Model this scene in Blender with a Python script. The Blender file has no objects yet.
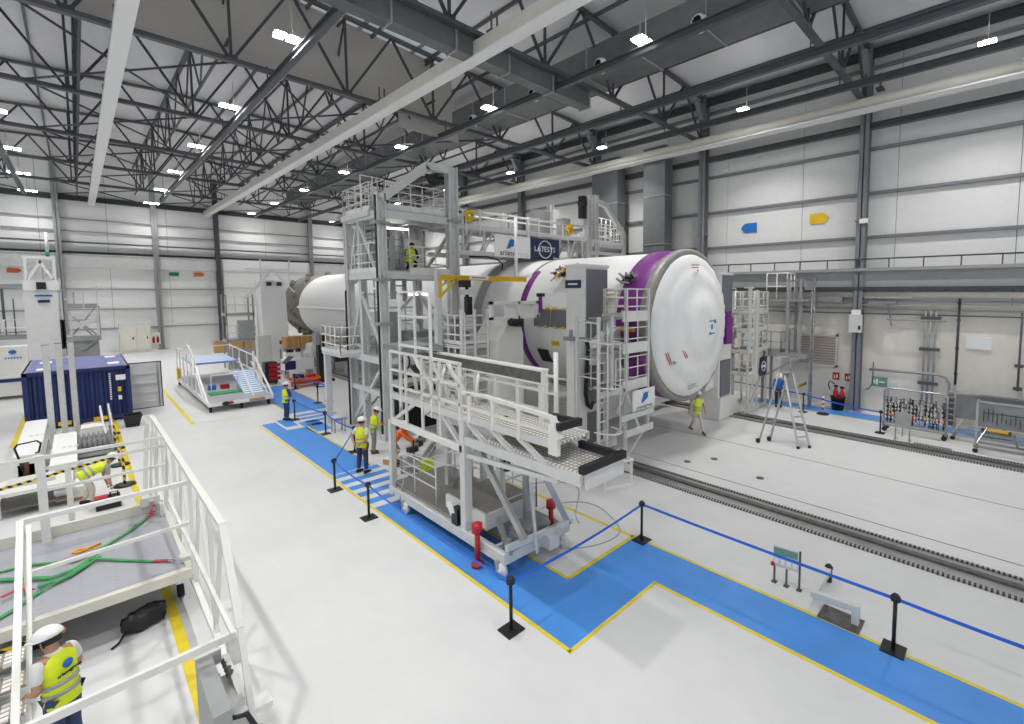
import bpy, math, random
from mathutils import Vector, Matrix
random.seed(7)
SC = bpy.context.scene
COL = SC.collection
PI = math.pi
V = Vector

# ------------------------------------------------------------------ materials
def lin(c):
    if isinstance(c, str):
        c = [int(c[i:i+2], 16) / 255 for i in (0, 2, 4)]
    return tuple((x / 12.92 if x <= .04045 else ((x + .055) / 1.055) ** 2.4) for x in c) + (1.0,)

def mat(name, col, rough=.5, metal=0.0, var=.06, scale=3.0, bump=0.0, bscale=40.0, emit=0.0, spec=None):
    m = bpy.data.materials.new(name); m.use_nodes = True
    nt = m.node_tree; b = nt.nodes['Principled BSDF']
    c = lin(col)
    b.inputs['Roughness'].default_value = rough; b.inputs['Metallic'].default_value = metal
    if spec is not None: b.inputs['Specular IOR Level'].default_value = spec
    b.inputs['Base Color'].default_value = c
    if var:
        tc = nt.nodes.new('ShaderNodeTexCoord'); n = nt.nodes.new('ShaderNodeTexNoise')
        n.inputs['Scale'].default_value = scale; n.inputs['Detail'].default_value = 4
        r = nt.nodes.new('ShaderNodeValToRGB')
        r.color_ramp.elements[0].position = .3; r.color_ramp.elements[1].position = .7
        r.color_ramp.elements[0].color = tuple(x * (1 - var) for x in c[:3]) + (1,)
        r.color_ramp.elements[1].color = tuple(min(1, x * (1 + var)) for x in c[:3]) + (1,)
        nt.links.new(tc.outputs['Object'], n.inputs['Vector']); nt.links.new(n.outputs['Fac'], r.inputs['Fac'])
        nt.links.new(r.outputs['Color'], b.inputs['Base Color'])
    if bump:
        tc = nt.nodes.new('ShaderNodeTexCoord'); n = nt.nodes.new('ShaderNodeTexNoise'); n.inputs['Scale'].default_value = bscale
        bp = nt.nodes.new('ShaderNodeBump'); bp.inputs['Strength'].default_value = bump; bp.inputs['Distance'].default_value = .02
        nt.links.new(tc.outputs['Object'], n.inputs['Vector']); nt.links.new(n.outputs['Fac'], bp.inputs['Height'])
        nt.links.new(bp.outputs['Normal'], b.inputs['Normal'])
    if emit:
        b.inputs['Emission Color'].default_value = c; b.inputs['Emission Strength'].default_value = emit
    return m

def stripe_mat(name, c1, c2, scale, axis, rough=.5, rot=0, metal=0.0, duty=.5):
    """two colours in regular bands along an object axis (axis = vector weights)"""
    m = bpy.data.materials.new(name); m.use_nodes = True
    nt = m.node_tree; b = nt.nodes['Principled BSDF']; b.inputs['Roughness'].default_value = rough
    b.inputs['Metallic'].default_value = metal
    tc = nt.nodes.new('ShaderNodeTexCoord'); d = nt.nodes.new('ShaderNodeVectorMath'); d.operation = 'DOT_PRODUCT'
    d.inputs[1].default_value = axis
    mu = nt.nodes.new('ShaderNodeMath'); mu.operation = 'MULTIPLY'; mu.inputs[1].default_value = scale
    fr = nt.nodes.new('ShaderNodeMath'); fr.operation = 'FRACT'
    gt = nt.nodes.new('ShaderNodeMath'); gt.operation = 'GREATER_THAN'; gt.inputs[1].default_value = duty
    mx = nt.nodes.new('ShaderNodeMix'); mx.data_type = 'RGBA'
    mx.inputs['A'].default_value = lin(c1); mx.inputs['B'].default_value = lin(c2)
    nt.links.new(tc.outputs['Object'], d.inputs[0]); nt.links.new(d.outputs['Value'], mu.inputs[0])
    nt.links.new(mu.outputs[0], fr.inputs[0]); nt.links.new(fr.outputs[0], gt.inputs[0])
    nt.links.new(gt.outputs[0], mx.inputs['Factor']); nt.links.new(mx.outputs['Result'], b.inputs['Base Color'])
    return m

def grid_mat(name, c1, c2, sx, sy, sz, duty=.55, rough=.45, metal=.6):
    """a grating: bars in two directions over a darker ground"""
    m = bpy.data.materials.new(name); m.use_nodes = True
    nt = m.node_tree; b = nt.nodes['Principled BSDF']; b.inputs['Roughness'].default_value = rough; b.inputs['Metallic'].default_value = metal
    tc = nt.nodes.new('ShaderNodeTexCoord'); s = nt.nodes.new('ShaderNodeSeparateXYZ')
    nt.links.new(tc.outputs['Object'], s.inputs[0]); prev = None
    for k, sc in (('X', sx), ('Y', sy), ('Z', sz)):
        if not sc: continue
        mu = nt.nodes.new('ShaderNodeMath'); mu.operation = 'MULTIPLY'; mu.inputs[1].default_value = sc
        fr = nt.nodes.new('ShaderNodeMath'); fr.operation = 'FRACT'
        gt = nt.nodes.new('ShaderNodeMath'); gt.operation = 'GREATER_THAN'; gt.inputs[1].default_value = duty
        nt.links.new(s.outputs[k], mu.inputs[0]); nt.links.new(mu.outputs[0], fr.inputs[0]); nt.links.new(fr.outputs[0], gt.inputs[0])
        if prev is None: prev = gt
        else:
            a = nt.nodes.new('ShaderNodeMath'); a.operation = 'MAXIMUM'
            nt.links.new(prev.outputs[0], a.inputs[0]); nt.links.new(gt.outputs[0], a.inputs[1]); prev = a
    mx = nt.nodes.new('ShaderNodeMix'); mx.data_type = 'RGBA'
    mx.inputs['A'].default_value = lin(c1); mx.inputs['B'].default_value = lin(c2)
    nt.links.new(prev.outputs[0], mx.inputs['Factor']); nt.links.new(mx.outputs['Result'], b.inputs['Base Color'])
    return m

def floor_mat():
    m = bpy.data.materials.new('floor_epoxy'); m.use_nodes = True
    nt = m.node_tree; b = nt.nodes['Principled BSDF']
    tc = nt.nodes.new('ShaderNodeTexCoord')
    n1 = nt.nodes.new('ShaderNodeTexNoise'); n1.inputs['Scale'].default_value = .35; n1.inputs['Detail'].default_value = 6
    n2 = nt.nodes.new('ShaderNodeTexNoise'); n2.inputs['Scale'].default_value = 2.2; n2.inputs['Detail'].default_value = 8
    mp = nt.nodes.new('ShaderNodeMapping'); mp.inputs['Scale'].default_value = (1.3, .5, 1)
    nt.links.new(tc.outputs['Object'], n1.inputs['Vector']); nt.links.new(tc.outputs['Object'], mp.inputs['Vector'])
    nt.links.new(mp.outputs['Vector'], n2.inputs['Vector'])
    r1 = nt.nodes.new('ShaderNodeValToRGB'); r1.color_ramp.elements[0].position = .25; r1.color_ramp.elements[1].position = .6
    r1.color_ramp.elements[0].color = lin('d2d2d2'); r1.color_ramp.elements[1].color = lin('dcdcdb')
    r2 = nt.nodes.new('ShaderNodeValToRGB'); r2.color_ramp.elements[0].position = .3; r2.color_ramp.elements[1].position = .6
    r2.color_ramp.elements[0].color = (.95, .95, .95, 1); r2.color_ramp.elements[1].color = (1, 1, 1, 1)
    mx = nt.nodes.new('ShaderNodeMix'); mx.data_type = 'RGBA'; mx.blend_type = 'MULTIPLY'; mx.inputs['Factor'].default_value = .6
    nt.links.new(n1.outputs['Fac'], r1.inputs['Fac']); nt.links.new(n2.outputs['Fac'], r2.inputs['Fac'])
    nt.links.new(r1.outputs['Color'], mx.inputs['A']); nt.links.new(r2.outputs['Color'], mx.inputs['B'])
    nt.links.new(mx.outputs['Result'], b.inputs['Base Color'])
    b.inputs['Roughness'].default_value = .34
    b.inputs['Specular IOR Level'].default_value = .45
    return m

M = dict(
    floor=floor_mat(),
    white=mat('white_paint', 'e6e5e0', .38, var=.03),
    cream=mat('cream_paint', 'dcd8cc', .42, var=.04),
    lgrey=mat('light_grey_paint', 'd3d4d2', .42, var=.05),
    mgrey=mat('mid_grey_paint', '9b9d9d', .45, var=.05),
    steel=mat('grey_steel', '5a5d61', .45, .25, var=.08),
    dsteel=mat('dark_steel', '42454a', .5, .2, var=.08),
    alu=mat('aluminium', 'b5b6b5', .35, .75, var=.1),
    galv=mat('galvanised', '8f9394', .42, .45, var=.14, scale=2),
    iron=mat('worn_iron', '726e6a', .4, .6, var=.25, scale=8),
    ductm=mat('duct_sheet', '6d7172', .5, .3, var=.1, scale=2),
    colm=mat('column_grey', '7e8085', .5, .1, var=.06),
    panel=mat('wall_panel', 'dededc', .55, var=.02),
    panelw=mat('white_wall_panel', 'f1f1ef', .55, var=.015),
    masonry=mat('wall_masonry', 'e6e0d6', .6, var=.03),
    roofp=mat('roof_panel', 'd2d2d4', .7, var=.04, scale=.6),
    curtain=mat('smoke_curtain', 'b5afa8', .75, var=.05, scale=.8),
    glassroof=mat('roof_light', 'd4dde2', .4, emit=.25, var=0),
    led=mat('led_panel', 'ffffff', .5, emit=26, var=0),
    tubelamp=mat('tube_lamp', 'fffdf5', .5, emit=8, var=0),
    blue=mat('floor_blue', '4c90de', .36, var=.07, scale=1.2),
    yellow=mat('floor_yellow', 'e3cb2c', .4, var=.08),
    jyellow=mat('crane_yellow', 'e6bd1c', .4, var=.05),
    black=mat('black_plastic', '17181b', .45, var=.1),
    dgrey=mat('dark_grey_panel', '74767b', .5, var=.03),
    rubber=mat('black_rubber', '232427', .7, var=.1),
    rocket=mat('rocket_white', 'eeeeec', .42, var=.015, scale=1.2),
    fabric=mat('white_fabric', 'efefed', .65, var=.02, bump=.9, bscale=2.6),
    purple=mat('purple_anodised', '7c2a86', .45, var=.08),
    insul=mat('grey_insulation', '7a756e', .6, .1, var=.35, scale=5, bump=.6, bscale=9),
    rim=mat('rim_grey', '99958f', .5, .3, var=.15, scale=6),
    belt=mat('belt_blue', '2468d8', .5, var=.05),
    cblue=mat('container_blue', '1a2b60', .45, var=.1, scale=1.5),
    croof_lit=mat('container_roof_lit', '8d92bc', .5, var=.12, scale=1.5),  # paler than the container blue: top light put into the colour
    navy=mat('navy_sign', '1f2a4d', .45, var=0),
    sblue=mat('sign_blue', '1f6fc4', .45, var=0),
    swhite=mat('sign_white', 'f0f0ee', .45, var=0),
    red=mat('red_paint', 'b3202a', .4, var=.08),
    orange=mat('orange_paint', 'e0631c', .45, var=.06),
    hookm=mat('hook_orange', 'e79a1e', .45, var=.05),
    green=mat('green_sling', '3f9a58', .65, var=.12, scale=20),
    sgreen=mat('sign_green', '1f8f5a', .45, var=0),
    exitg=mat('sign_grey_green', '6f9c86', .5, var=.05),
    sredd=mat('sling_red', 'b8374a', .65, var=.1, scale=20),
    wood=mat('pale_wood', 'b58a54', .6, var=.15, scale=6),
    card=mat('cardboard', 'c39a62', .65, var=.08),
    hivis=mat('hivis_yellow', 'd9e821', .6, var=.06, scale=9),
    reflect=mat('reflective_grey', '9fa1a0', .4, var=.04),
    skin=mat('skin', 'b98a6e', .5, var=.05),
    shirt=mat('white_shirt', 'dcdcda', .7, var=.05),
    jeans=mat('blue_jeans', '2b3d63', .75, var=.15, scale=20),
    greyt=mat('grey_trousers', '8d8b87', .75, var=.1, scale=20),
    beiget=mat('beige_trousers', 'cfc8ba', .75, var=.08, scale=20),
    darkt=mat('dark_trousers', '23272f', .75, var=.1, scale=20),
    brown=mat('brown_leather', '6b4429', .6, var=.1),
    hair=mat('dark_hair', '2b2320', .7, var=.1),
    helmet=mat('white_helmet', 'f2f2f0', .3, var=0),
    grate=grid_mat('deck_grating', '5f5b57', 'a7a39d', 12, 12, 0, .5, .45, .5),
    perf=grid_mat('perforated_deck', 'efeeea', '9a8f80', 9, 9, 0, .72, .4, .3),
    deckg=grid_mat('grey_plank_deck', '9c9ea5', 'b2b4bb', 2.2, 6, 0, .12, .4, .35),
    hazard=stripe_mat('hazard_stripes', '151515', 'e6c41c', 4.0, (1, 1, 1)),
    redwhite=stripe_mat('red_white_bands', 'c62a2a', 'f0eeea', 4.2, (0, 0, 1)),
    slat=stripe_mat('louvre_slats', 'b2a79d', '7a736c', 7, (0, 0, 1), .5, duty=.7),
    rack=stripe_mat('toothed_rack', '3f3d3b', 'b2b0ac', 11, (0, 1, 0), .45, metal=.4),
    bluestripe=stripe_mat('blue_white_tread', '6f9bd6', 'e9ecef', 4, (0, 1, 0), .5),
)

# ------------------------------------------------------------------ mesh builder
class MB:
    def __init__(s): s.v = []; s.f = []; s.m = []; s.mi = 0; s.sm = []; s.smooth = False
    def add(s, vs, fs, smooth=None):
        n = len(s.v); s.v += [tuple(v) for v in vs]
        for f in fs:
            s.f.append(tuple(i + n for i in f)); s.m.append(s.mi); s.sm.append(s.smooth if smooth is None else smooth)
        return s
    def box(s, a, b):
        x0, x1 = sorted((a[0], b[0])); y0, y1 = sorted((a[1], b[1])); z0, z1 = sorted((a[2], b[2]))
        return s.add([(x0,y0,z0),(x1,y0,z0),(x1,y1,z0),(x0,y1,z0),(x0,y0,z1),(x1,y0,z1),(x1,y1,z1),(x0,y1,z1)],
              [(0,3,2,1),(4,5,6,7),(0,1,5,4),(1,2,6,5),(2,3,7,6),(3,0,4,7)])
    def cbox(s, c, d, rz=0):
        ca, sa = math.cos(rz), math.sin(rz); vs = []
        for z in (-1, 1):
            for x, y in ((-1,-1),(1,-1),(1,1),(-1,1)):
                X, Y = x*d[0]/2, y*d[1]/2
                vs.append((c[0]+X*ca-Y*sa, c[1]+X*sa+Y*ca, c[2]+z*d[2]/2))
        return s.add(vs, [(0,3,2,1),(4,5,6,7),(0,1,5,4),(1,2,6,5),(2,3,7,6),(3,0,4,7)])
    def bar(s, p, q, w, h=None, up=(0,0,1)):
        """rectangular member from p to q, w wide, h high"""
        h = h or w; p, q = V(p), V(q); d = (q - p)
        if d.length < 1e-6: return s
        d.normalize(); u = V(up)
        if abs(d.dot(u)) > .98: u = V((0,1,0)) if abs(d.y) < .9 else V((1,0,0))
        r = d.cross(u).normalized(); u = r.cross(d).normalized(); vs = []
        for e in (p, q):
            for a, b in ((-1,-1),(1,-1),(1,1),(-1,1)): vs.append(e + r*a*w/2 + u*b*h/2)
        return s.add(vs, [(0,1,2,3),(7,6,5,4),(0,4,5,1),(1,5,6,2),(2,6,7,3),(3,7,4,0)])
    def ibeam(s, p, q, w, h, t=.03, up=(0,0,1)):
        p, q = V(p), V(q); u = V(up); d = (q-p).normalized()
        if abs(d.dot(u)) > .98: u = V((0,1,0))
        s.bar(p, q, t, h, u)
        r = d.cross(u).normalized(); u2 = r.cross(d).normalized()
        for k in (-1, 1): s.bar(p + u2*k*(h/2 - t/2), q + u2*k*(h/2 - t/2), w, t, u)
        return s
    def tube(s, pts, r, n=8, closed=False):
        pts = [V(p) for p in pts]; rings = []; N = len(pts)
        prev = None; vs = []; fs = []
        for i, p in enumerate(pts):
            if closed: d = pts[(i+1) % N] - pts[i-1]
            elif i == 0: d = pts[1] - p
            elif i == N-1: d = p - pts[-2]
            else: d = (pts[i+1]-p).normalized() + (p-pts[i-1]).normalized()
            d = d.normalized() if d.length > 1e-9 else V((0,0,1))
            a = prev if prev is not None else (V((0,0,1)) if abs(d.z) < .9 else V((1,0,0)))
            x = a - d*a.dot(d)
            if x.length < 1e-6: x = V((1,0,0)) - d*d.x
            x.normalize(); prev = x; y = d.cross(x)
            rr = r[i] if isinstance(r, (list, tuple)) else r
            for k in range(n):
                an = 2*PI*k/n; vs.append(p + x*math.cos(an)*rr + y*math.sin(an)*rr)
        for i in range(N if closed else N-1):
            j = (i+1) % N
            for k in range(n):
                k2 = (k+1) % n; fs.append((i*n+k, i*n+k2, j*n+k2, j*n+k))
        if not closed: fs += [tuple(range(n-1, -1, -1)), tuple(range((N-1)*n, N*n))]
        return s.add(vs, fs, True)
    def cyl(s, p, q, r, n=16, r2=None): return s.tube([p, q], [r, r if r2 is None else r2], n)
    def lathe(s, prof, o, axis='z', n=32, a0=0, a1=2*PI, smooth=True, cap=False):
        """prof = [(radius, height)...] round an axis through o"""
        full = abs(a1 - a0 - 2*PI) < 1e-6; m = n if full else n + 1; vs = []; fs = []
        for r, h in prof:
            for k in range(m):
                a = a0 + (a1-a0)*k/n; c, sn = r*math.cos(a), r*math.sin(a)
                vs.append((o[0]+c, o[1]+sn, o[2]+h) if axis == 'z' else (o[0]+c, o[1]+h, o[2]+sn) if axis == 'y' else (o[0]+h, o[1]+c, o[2]+sn))
        for i in range(len(prof)-1):
            for k in range(n):
                k2 = (k+1) % m; fs.append((i*m+k, i*m+k2, (i+1)*m+k2, (i+1)*m+k))
        if cap: fs += [tuple(range(m)), tuple(range((len(prof)-1)*m, len(prof)*m))]
        return s.add(vs, fs, smooth)
    def prism(s, poly, ext):
        """closed planar polygon pushed along ext"""
        n = len(poly); e = V(ext); vs = [V(p) for p in poly] + [V(p) + e for p in poly]
        return s.add(vs, [tuple(range(n)), tuple(range(2*n-1, n-1, -1))] + [(i, (i+1) % n, n+(i+1) % n, n+i) for i in range(n)])
    def ball(s, c, r, n=10, sc=(1,1,1)):
        vs = []; fs = []; m = n // 2
        for i in range(m+1):
            t = PI*i/m
            for k in range(n):
                a = 2*PI*k/n; vs.append((c[0]+r*sc[0]*math.sin(t)*math.cos(a), c[1]+r*sc[1]*math.sin(t)*math.sin(a), c[2]+r*sc[2]*math.cos(t)))
        for i in range(m):
            for k in range(n):
                k2 = (k+1) % n; fs.append((i*n+k, (i+1)*n+k, (i+1)*n+k2, i*n+k2))
        return s.add(vs, fs, True)
    def rail(s, pts, h, r=.022, mids=(.5,), step=1.0, toe=0, base=0, n=6):
        """tubular guard rail along pts with posts"""
        pts = [V(p) for p in pts]
        for z in [1.0] + list(mids): s.tube([p + V((0,0,base+h*z)) for p in pts], r, n)
        for a, b in zip(pts, pts[1:]):
            L = (b-a).length; k = max(1, round(L/step))
            for i in range(k+1):
                p = a.lerp(b, i/k); s.tube([p + V((0,0,base)), p + V((0,0,base+h))], r, n)
            if toe: s.bar(a + V((0,0,base+toe/2)), b + V((0,0,base+toe/2)), .02, toe)
        return s
    def ladder(s, p, q, w, side=(0,1,0), r=.02, step=.3):
        p, q = V(p), V(q); d = V(side).normalized()*w/2
        s.tube([p-d, q-d], r, 6); s.tube([p+d, q+d], r, 6)
        k = int((q-p).length/step)
        for i in range(1, k): c = p.lerp(q, i/k); s.tube([c-d, c+d], r*.7, 5)
        return s

def obj(name, mb, mats, parent=None, loc=None):
    """ONE mesh object; verts are given in the world and stored from its parent's base"""
    me = bpy.data.meshes.new(name)
    off = V((0,0,0))
    p = parent
    while p is not None: off += p.location; p = p.parent
    if parent is None and loc is not None: off = V(loc)
    me.from_pydata([tuple(V(v) - off) for v in mb.v], [], mb.f)
    if isinstance(mats, (str,)): mats = [mats]
    for m in mats: me.materials.append(M[m] if isinstance(m, str) else m)
    me.polygons.foreach_set('material_index', mb.m); me.polygons.foreach_set('use_smooth', mb.sm)
    me.validate(); me.update()
    o = bpy.data.objects.new(name, me); COL.objects.link(o)
    if parent is not None: o.parent = parent
    elif loc is not None: o.location = loc
    return o

def tag(o, label=None, cat=None, group=None, kind=None):
    if label: o['label'] = label
    if cat: o['category'] = cat
    if group: o['group'] = group
    if kind: o['kind'] = kind
    return o
def thing(name, label, cat, loc=(0,0,0), group=None, kind=None):
    o = bpy.data.objects.new(name, None); COL.objects.link(o); o.location = loc; o.empty_display_size = .2
    return tag(o, label, cat, group, kind)
def single(name, mb, mats, label, cat, loc, group=None, kind=None):
    return tag(obj(name, mb, mats, None, loc), label, cat, group, kind)
def struct(name, mb, mats, loc=(0,0,0), label=None):
    o = obj(name, mb, mats, None, loc); o['kind'] = 'structure'
    if label: o['label'] = label
    return o
def dup(root, loc, label=None, group=None):
    r = root.copy(); COL.objects.link(r); r.location = loc
    if label: r['label'] = label
    if group: r['group'] = group
    for ch in list(root.children):
        c = ch.copy(); COL.objects.link(c); c.parent = r
        for g in ch.children:
            d = g.copy(); COL.objects.link(d); d.parent = c
    return r
def pieces(name, mats, parent, fns):
    for f in fns: part(name, mats, parent, f)
KEEP_WHOLE = {'marking','text_marks','print_mark','red_marking','pictogram','clutter','cable_harness','tail_equipment','capacity_plate','bolt_strip','piping','guard_rail','ladder','cover_tag','name_plate','panel_logo','sign_mark','inner_frame','emblem'}
def split_mesh(mb):
    """the far-apart pieces of a mesh, each as a builder of its own"""
    n = len(mb.v); up = list(range(n))
    def find(i):
        while up[i] != i: up[i] = up[up[i]]; i = up[i]
        return i
    for f in mb.f:
        r = find(f[0])
        for i in f[1:]: up[find(i)] = r
    box = {}
    for i, v in enumerate(mb.v):
        r = find(i); b = box.get(r)
        if b is None: box[r] = [list(v), list(v)]
        else:
            for k in range(3): b[0][k] = min(b[0][k], v[k]); b[1][k] = max(b[1][k], v[k])
    ids = list(box)
    if not 1 < len(ids) <= 60: return [mb]
    grp = {i: i for i in ids}
    def g(i):
        while grp[i] != i: i = grp[i]
        return i
    for a in range(len(ids)):
        for b in range(a):
            A, B = box[ids[a]], box[ids[b]]
            gap = math.sqrt(sum(max(0, A[0][k]-B[1][k], B[0][k]-A[1][k])**2 for k in range(3)))
            L = max(max(A[1][k]-A[0][k] for k in range(3)), max(B[1][k]-B[0][k] for k in range(3)))
            if gap < max(.02, .45*L): grp[g(ids[a])] = g(ids[b])
    keys = []
    for i in ids:
        if g(i) not in keys: keys.append(g(i))
    if len(keys) < 2: return [mb]
    out = []
    for key in keys:
        m2 = MB(); idx = {}
        for f, mi, sm in zip(mb.f, mb.m, mb.sm):
            if g(find(f[0])) == key:
                for i in f:
                    if i not in idx: idx[i] = len(m2.v); m2.v.append(mb.v[i])
                m2.f.append(tuple(idx[i] for i in f)); m2.m.append(mi); m2.sm.append(sm)
        out.append(m2)
    return out
def part(name, mats, parent, fn):
    mb = MB(); fn(mb)
    if name in KEEP_WHOLE: return obj(name, mb, mats, parent)
    first = None
    for m2 in split_mesh(mb):
        use = sorted(set(m2.m)); ml = [mats] if isinstance(mats, str) else list(mats)
        m2.m = [use.index(k) for k in m2.m]
        o = obj(name, m2, [ml[k] for k in use], parent); first = first or o
    return first

def text(s, size, o, xd, up, mats, parent, name='lettering', align='CENTER', depth=.006):
    """raised lettering with its own little thickness"""
    cu = bpy.data.curves.new('t', 'FONT'); cu.body = s; cu.size = size; cu.align_x = align; cu.align_y = 'CENTER'
    cu.extrude = depth; cu.resolution_u = 2
    to = bpy.data.objects.new('t', cu); COL.objects.link(to)
    me = bpy.data.meshes.new_from_object(to.evaluated_get(bpy.context.evaluated_depsgraph_get()))
    bpy.data.objects.remove(to); bpy.data.curves.remove(cu)
    x = V(xd).normalized(); u = V(up).normalized(); z = x.cross(u); off = V((0,0,0)); p = parent
    while p is not None: off += p.location; p = p.parent
    me.transform(Matrix(((x.x,u.x,z.x,o[0]-off.x),(x.y,u.y,z.y,o[1]-off.y),(x.z,u.z,z.z,o[2]-off.z),(0,0,0,1))))
    me.materials.clear(); me.materials.append(M[mats])
    ob = bpy.data.objects.new(name, me); COL.objects.link(ob); ob.parent = parent
    return ob
# ------------------------------------------------------------------ the hall
XL, XR, YN, YE = -20.0, 27.3, -9.0, 69.4
RIDGE = 4.7
def roof_z(x): return 19.5 - abs(x - RIDGE) * .052
BAYS = [5.9 + 9.05*k for k in range(-1, 8)]

mb = MB(); mb.add([(XL,YN,0),(XR,YN,0),(XR,YE,0),(XL,YE,0),(XL,YN,-.3),(XR,YN,-.3),(XR,YE,-.3),(XL,YE,-.3)],
                  [(0,1,2,3),(4,7,6,5),(0,4,5,1),(1,5,6,2),(2,6,7,3),(3,7,4,0)])
struct('floor', mb, 'floor')

def panel_wall(name, ax, c, lo, hi, side, zlow, zt):
    """insulated panel wall with vertical joints and horizontal sheeting rails, masonry or plain panels low down"""
    mb = MB(); t = .25*side
    def bx(a0, a1, z0, z1, d0, d1):
        return mb.box((d0,a0,z0),(d1,a1,z1)) if ax == 'x' else mb.box((a0,d0,z0),(a1,d1,z1))
    w = 4.5; a = lo; k = 0
    while a < hi - .01:
        b = min(a + w, hi)
        bx(a + .012, b - .012, zlow, zt, c, c + t); a = b
    mb.mi = 1; bx(lo, hi, 0, zlow, c - .02*side, c + t)
    mb.mi = 2; bx(lo, hi, zlow, zt, c + .05*side, c + t*.9)
    return struct(name, mb, ['panel' if ax == 'x' else 'panelw', 'masonry' if ax == 'x' else 'panelw', 'steel'])
panel_wall('wall_right', 'x', XR, YN, YE, 1, 5.6, 19.0)
panel_wall('wall_back', 'y', YE, XL, XR, 1, 2.4, 20.0)

# roof sheets in two slopes
mb = MB()
for a, b in ((XL, RIDGE), (RIDGE, XR)):
    z0, z1 = roof_z(a), roof_z(b)
    for (y0, y1) in ((YN, 20.4), (24.8, YE)):
        mb.add([(a,y0,z0),(b,y0,z1),(b,y1,z1),(a,y1,z0),(a,y0,z0+.2),(b,y0,z1+.2),(b,y1,z1+.2),(a,y1,z0+.2)],
               [(0,3,2,1),(4,5,6,7),(0,1,5,4),(1,2,6,5),(2,3,7,6),(3,0,4,7)])
    for (x0, x1) in ((XL, 3.0), (3.0, RIDGE), (15.5, XR)):
        x0, x1 = max(x0, a), min(x1, b)
        if x1 > x0:
            z0, z1 = roof_z(x0), roof_z(x1)
            mb.add([(x0,20.4,z0),(x1,20.4,z1),(x1,24.8,z1),(x0,24.8,z0),(x0,20.4,z0+.2),(x1,20.4,z1+.2),(x1,24.8,z1+.2),(x0,24.8,z0+.2)],
                   [(0,3,2,1),(4,5,6,7),(0,1,5,4),(1,2,6,5),(2,3,7,6),(3,0,4,7)])
struct('ceiling', mb, 'roofp')
# translucent roof lights, one frame of four panes each
for i in range(4):
    x0 = RIDGE + i*2.7; x1 = x0 + 2.6
    mb = MB(); z0, z1 = roof_z(x0), roof_z(x1)
    mb.add([(x0,20.4,z0),(x1,20.4,z1),(x1,24.8,z1),(x0,24.8,z0),(x0,20.4,z0+.1),(x1,20.4,z1+.1),(x1,24.8,z1+.1),(x0,24.8,z0+.1)],
           [(0,3,2,1),(4,5,6,7),(0,1,5,4),(1,2,6,5),(2,3,7,6),(3,0,4,7)])
    w = struct('window_%d' % (i+1), mb, 'glassroof')
    mb = MB(); mb.bar((x1+.05,20.4,z1-.03),(x1+.05,24.8,z1-.03),.16,.12); obj('window_frame', mb, 'mgrey', w)

# sheeting rails on the right wall, one each
n = 1
def trim(mb, m, label=None):
    global n
    o = struct('trim_%d' % n, mb, m, label=label); n += 1; return o
for z in (8.95, 11.15, 13.35, 17.3):
    mb = MB(); mb.bar((XR-.1,YN,z),(XR-.1,YE,z),.2,.07); mb.bar((XR-.2,YN,z+.06),(XR-.2,YE,z+.06),.02,.1); trim(mb, 'colm')
# crane-rail zone on the right wall: a bracketed ledge, a grey girder band, conduit lines
mb = MB(); mb.box((XR-.55,YN,6.45),(XR,YE,7.35)); mb.box((XR-.75,YN,7.25),(XR,YE,7.4)); mb.mi = 1; mb.box((XR-.7,YN,6.3),(XR,YE,6.46)); trim(mb, ['mgrey', 'dsteel'])
mb = MB(); mb.tube([(XR-.7,YN,7.85),(XR-.7,YE,7.85)], .035, 6)
for k in range(52): mb.bar((XR-.7,-8+k*1.4,7.4),(XR-.7,-8+k*1.4,7.86),.05)
trim(mb, 'dsteel')
mb = MB(); mb.box((XR-.3,YN,5.95),(XR,YE,6.2)); trim(mb, 'cream')
mb = MB(); mb.ibeam((XR-.5,YN,14.4),(XR-.5,YE,14.4),.3,.3); trim(mb, 'steel')
mb = MB(); mb.ibeam((XR-.5,YN,17.9),(XR-.5,YE,17.9),.25,.4); trim(mb, 'dsteel')
for z, r, mm in ((5.75,.05,'mgrey'), (5.55,.035,'cream'), (5.35,.05,'mgrey'), (5.1,.03,'steel')):
    mb = MB(); mb.tube([(XR-.28,YN,z),(XR-.28,YE,z)], r, 8); trim(mb, mm)
# rails on the end wall
for z in (13.4, 6.5, 4.45, 2.45):
    mb = MB(); mb.bar((XL,YE-.1,z),(XR,YE-.1,z),.2,.11); trim(mb, 'mgrey')
mb = MB(); mb.ibeam((XL,YE-.3,11.1),(XR,YE-.3,11.1),.2,.16); trim(mb, 'colm')
mb = MB(); mb.bar((XL,YE-.1,12.2),(XR,YE-.1,12.2),.2,.1); trim(mb, 'mgrey')
mb = MB(); mb.box((XL,YE-.4,8.6),(XR,YE,9.9)); mb.mi = 1; mb.ibeam((XL,YE-.35,10.1),(XR,YE-.35,10.1),.3,.22); trim(mb, ['lgrey', 'dsteel'])
mb = MB(); mb.ibeam((XL,YE-.3,15.4),(XR,YE-.3,15.4),.35,.5); trim(mb, 'dsteel')

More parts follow.
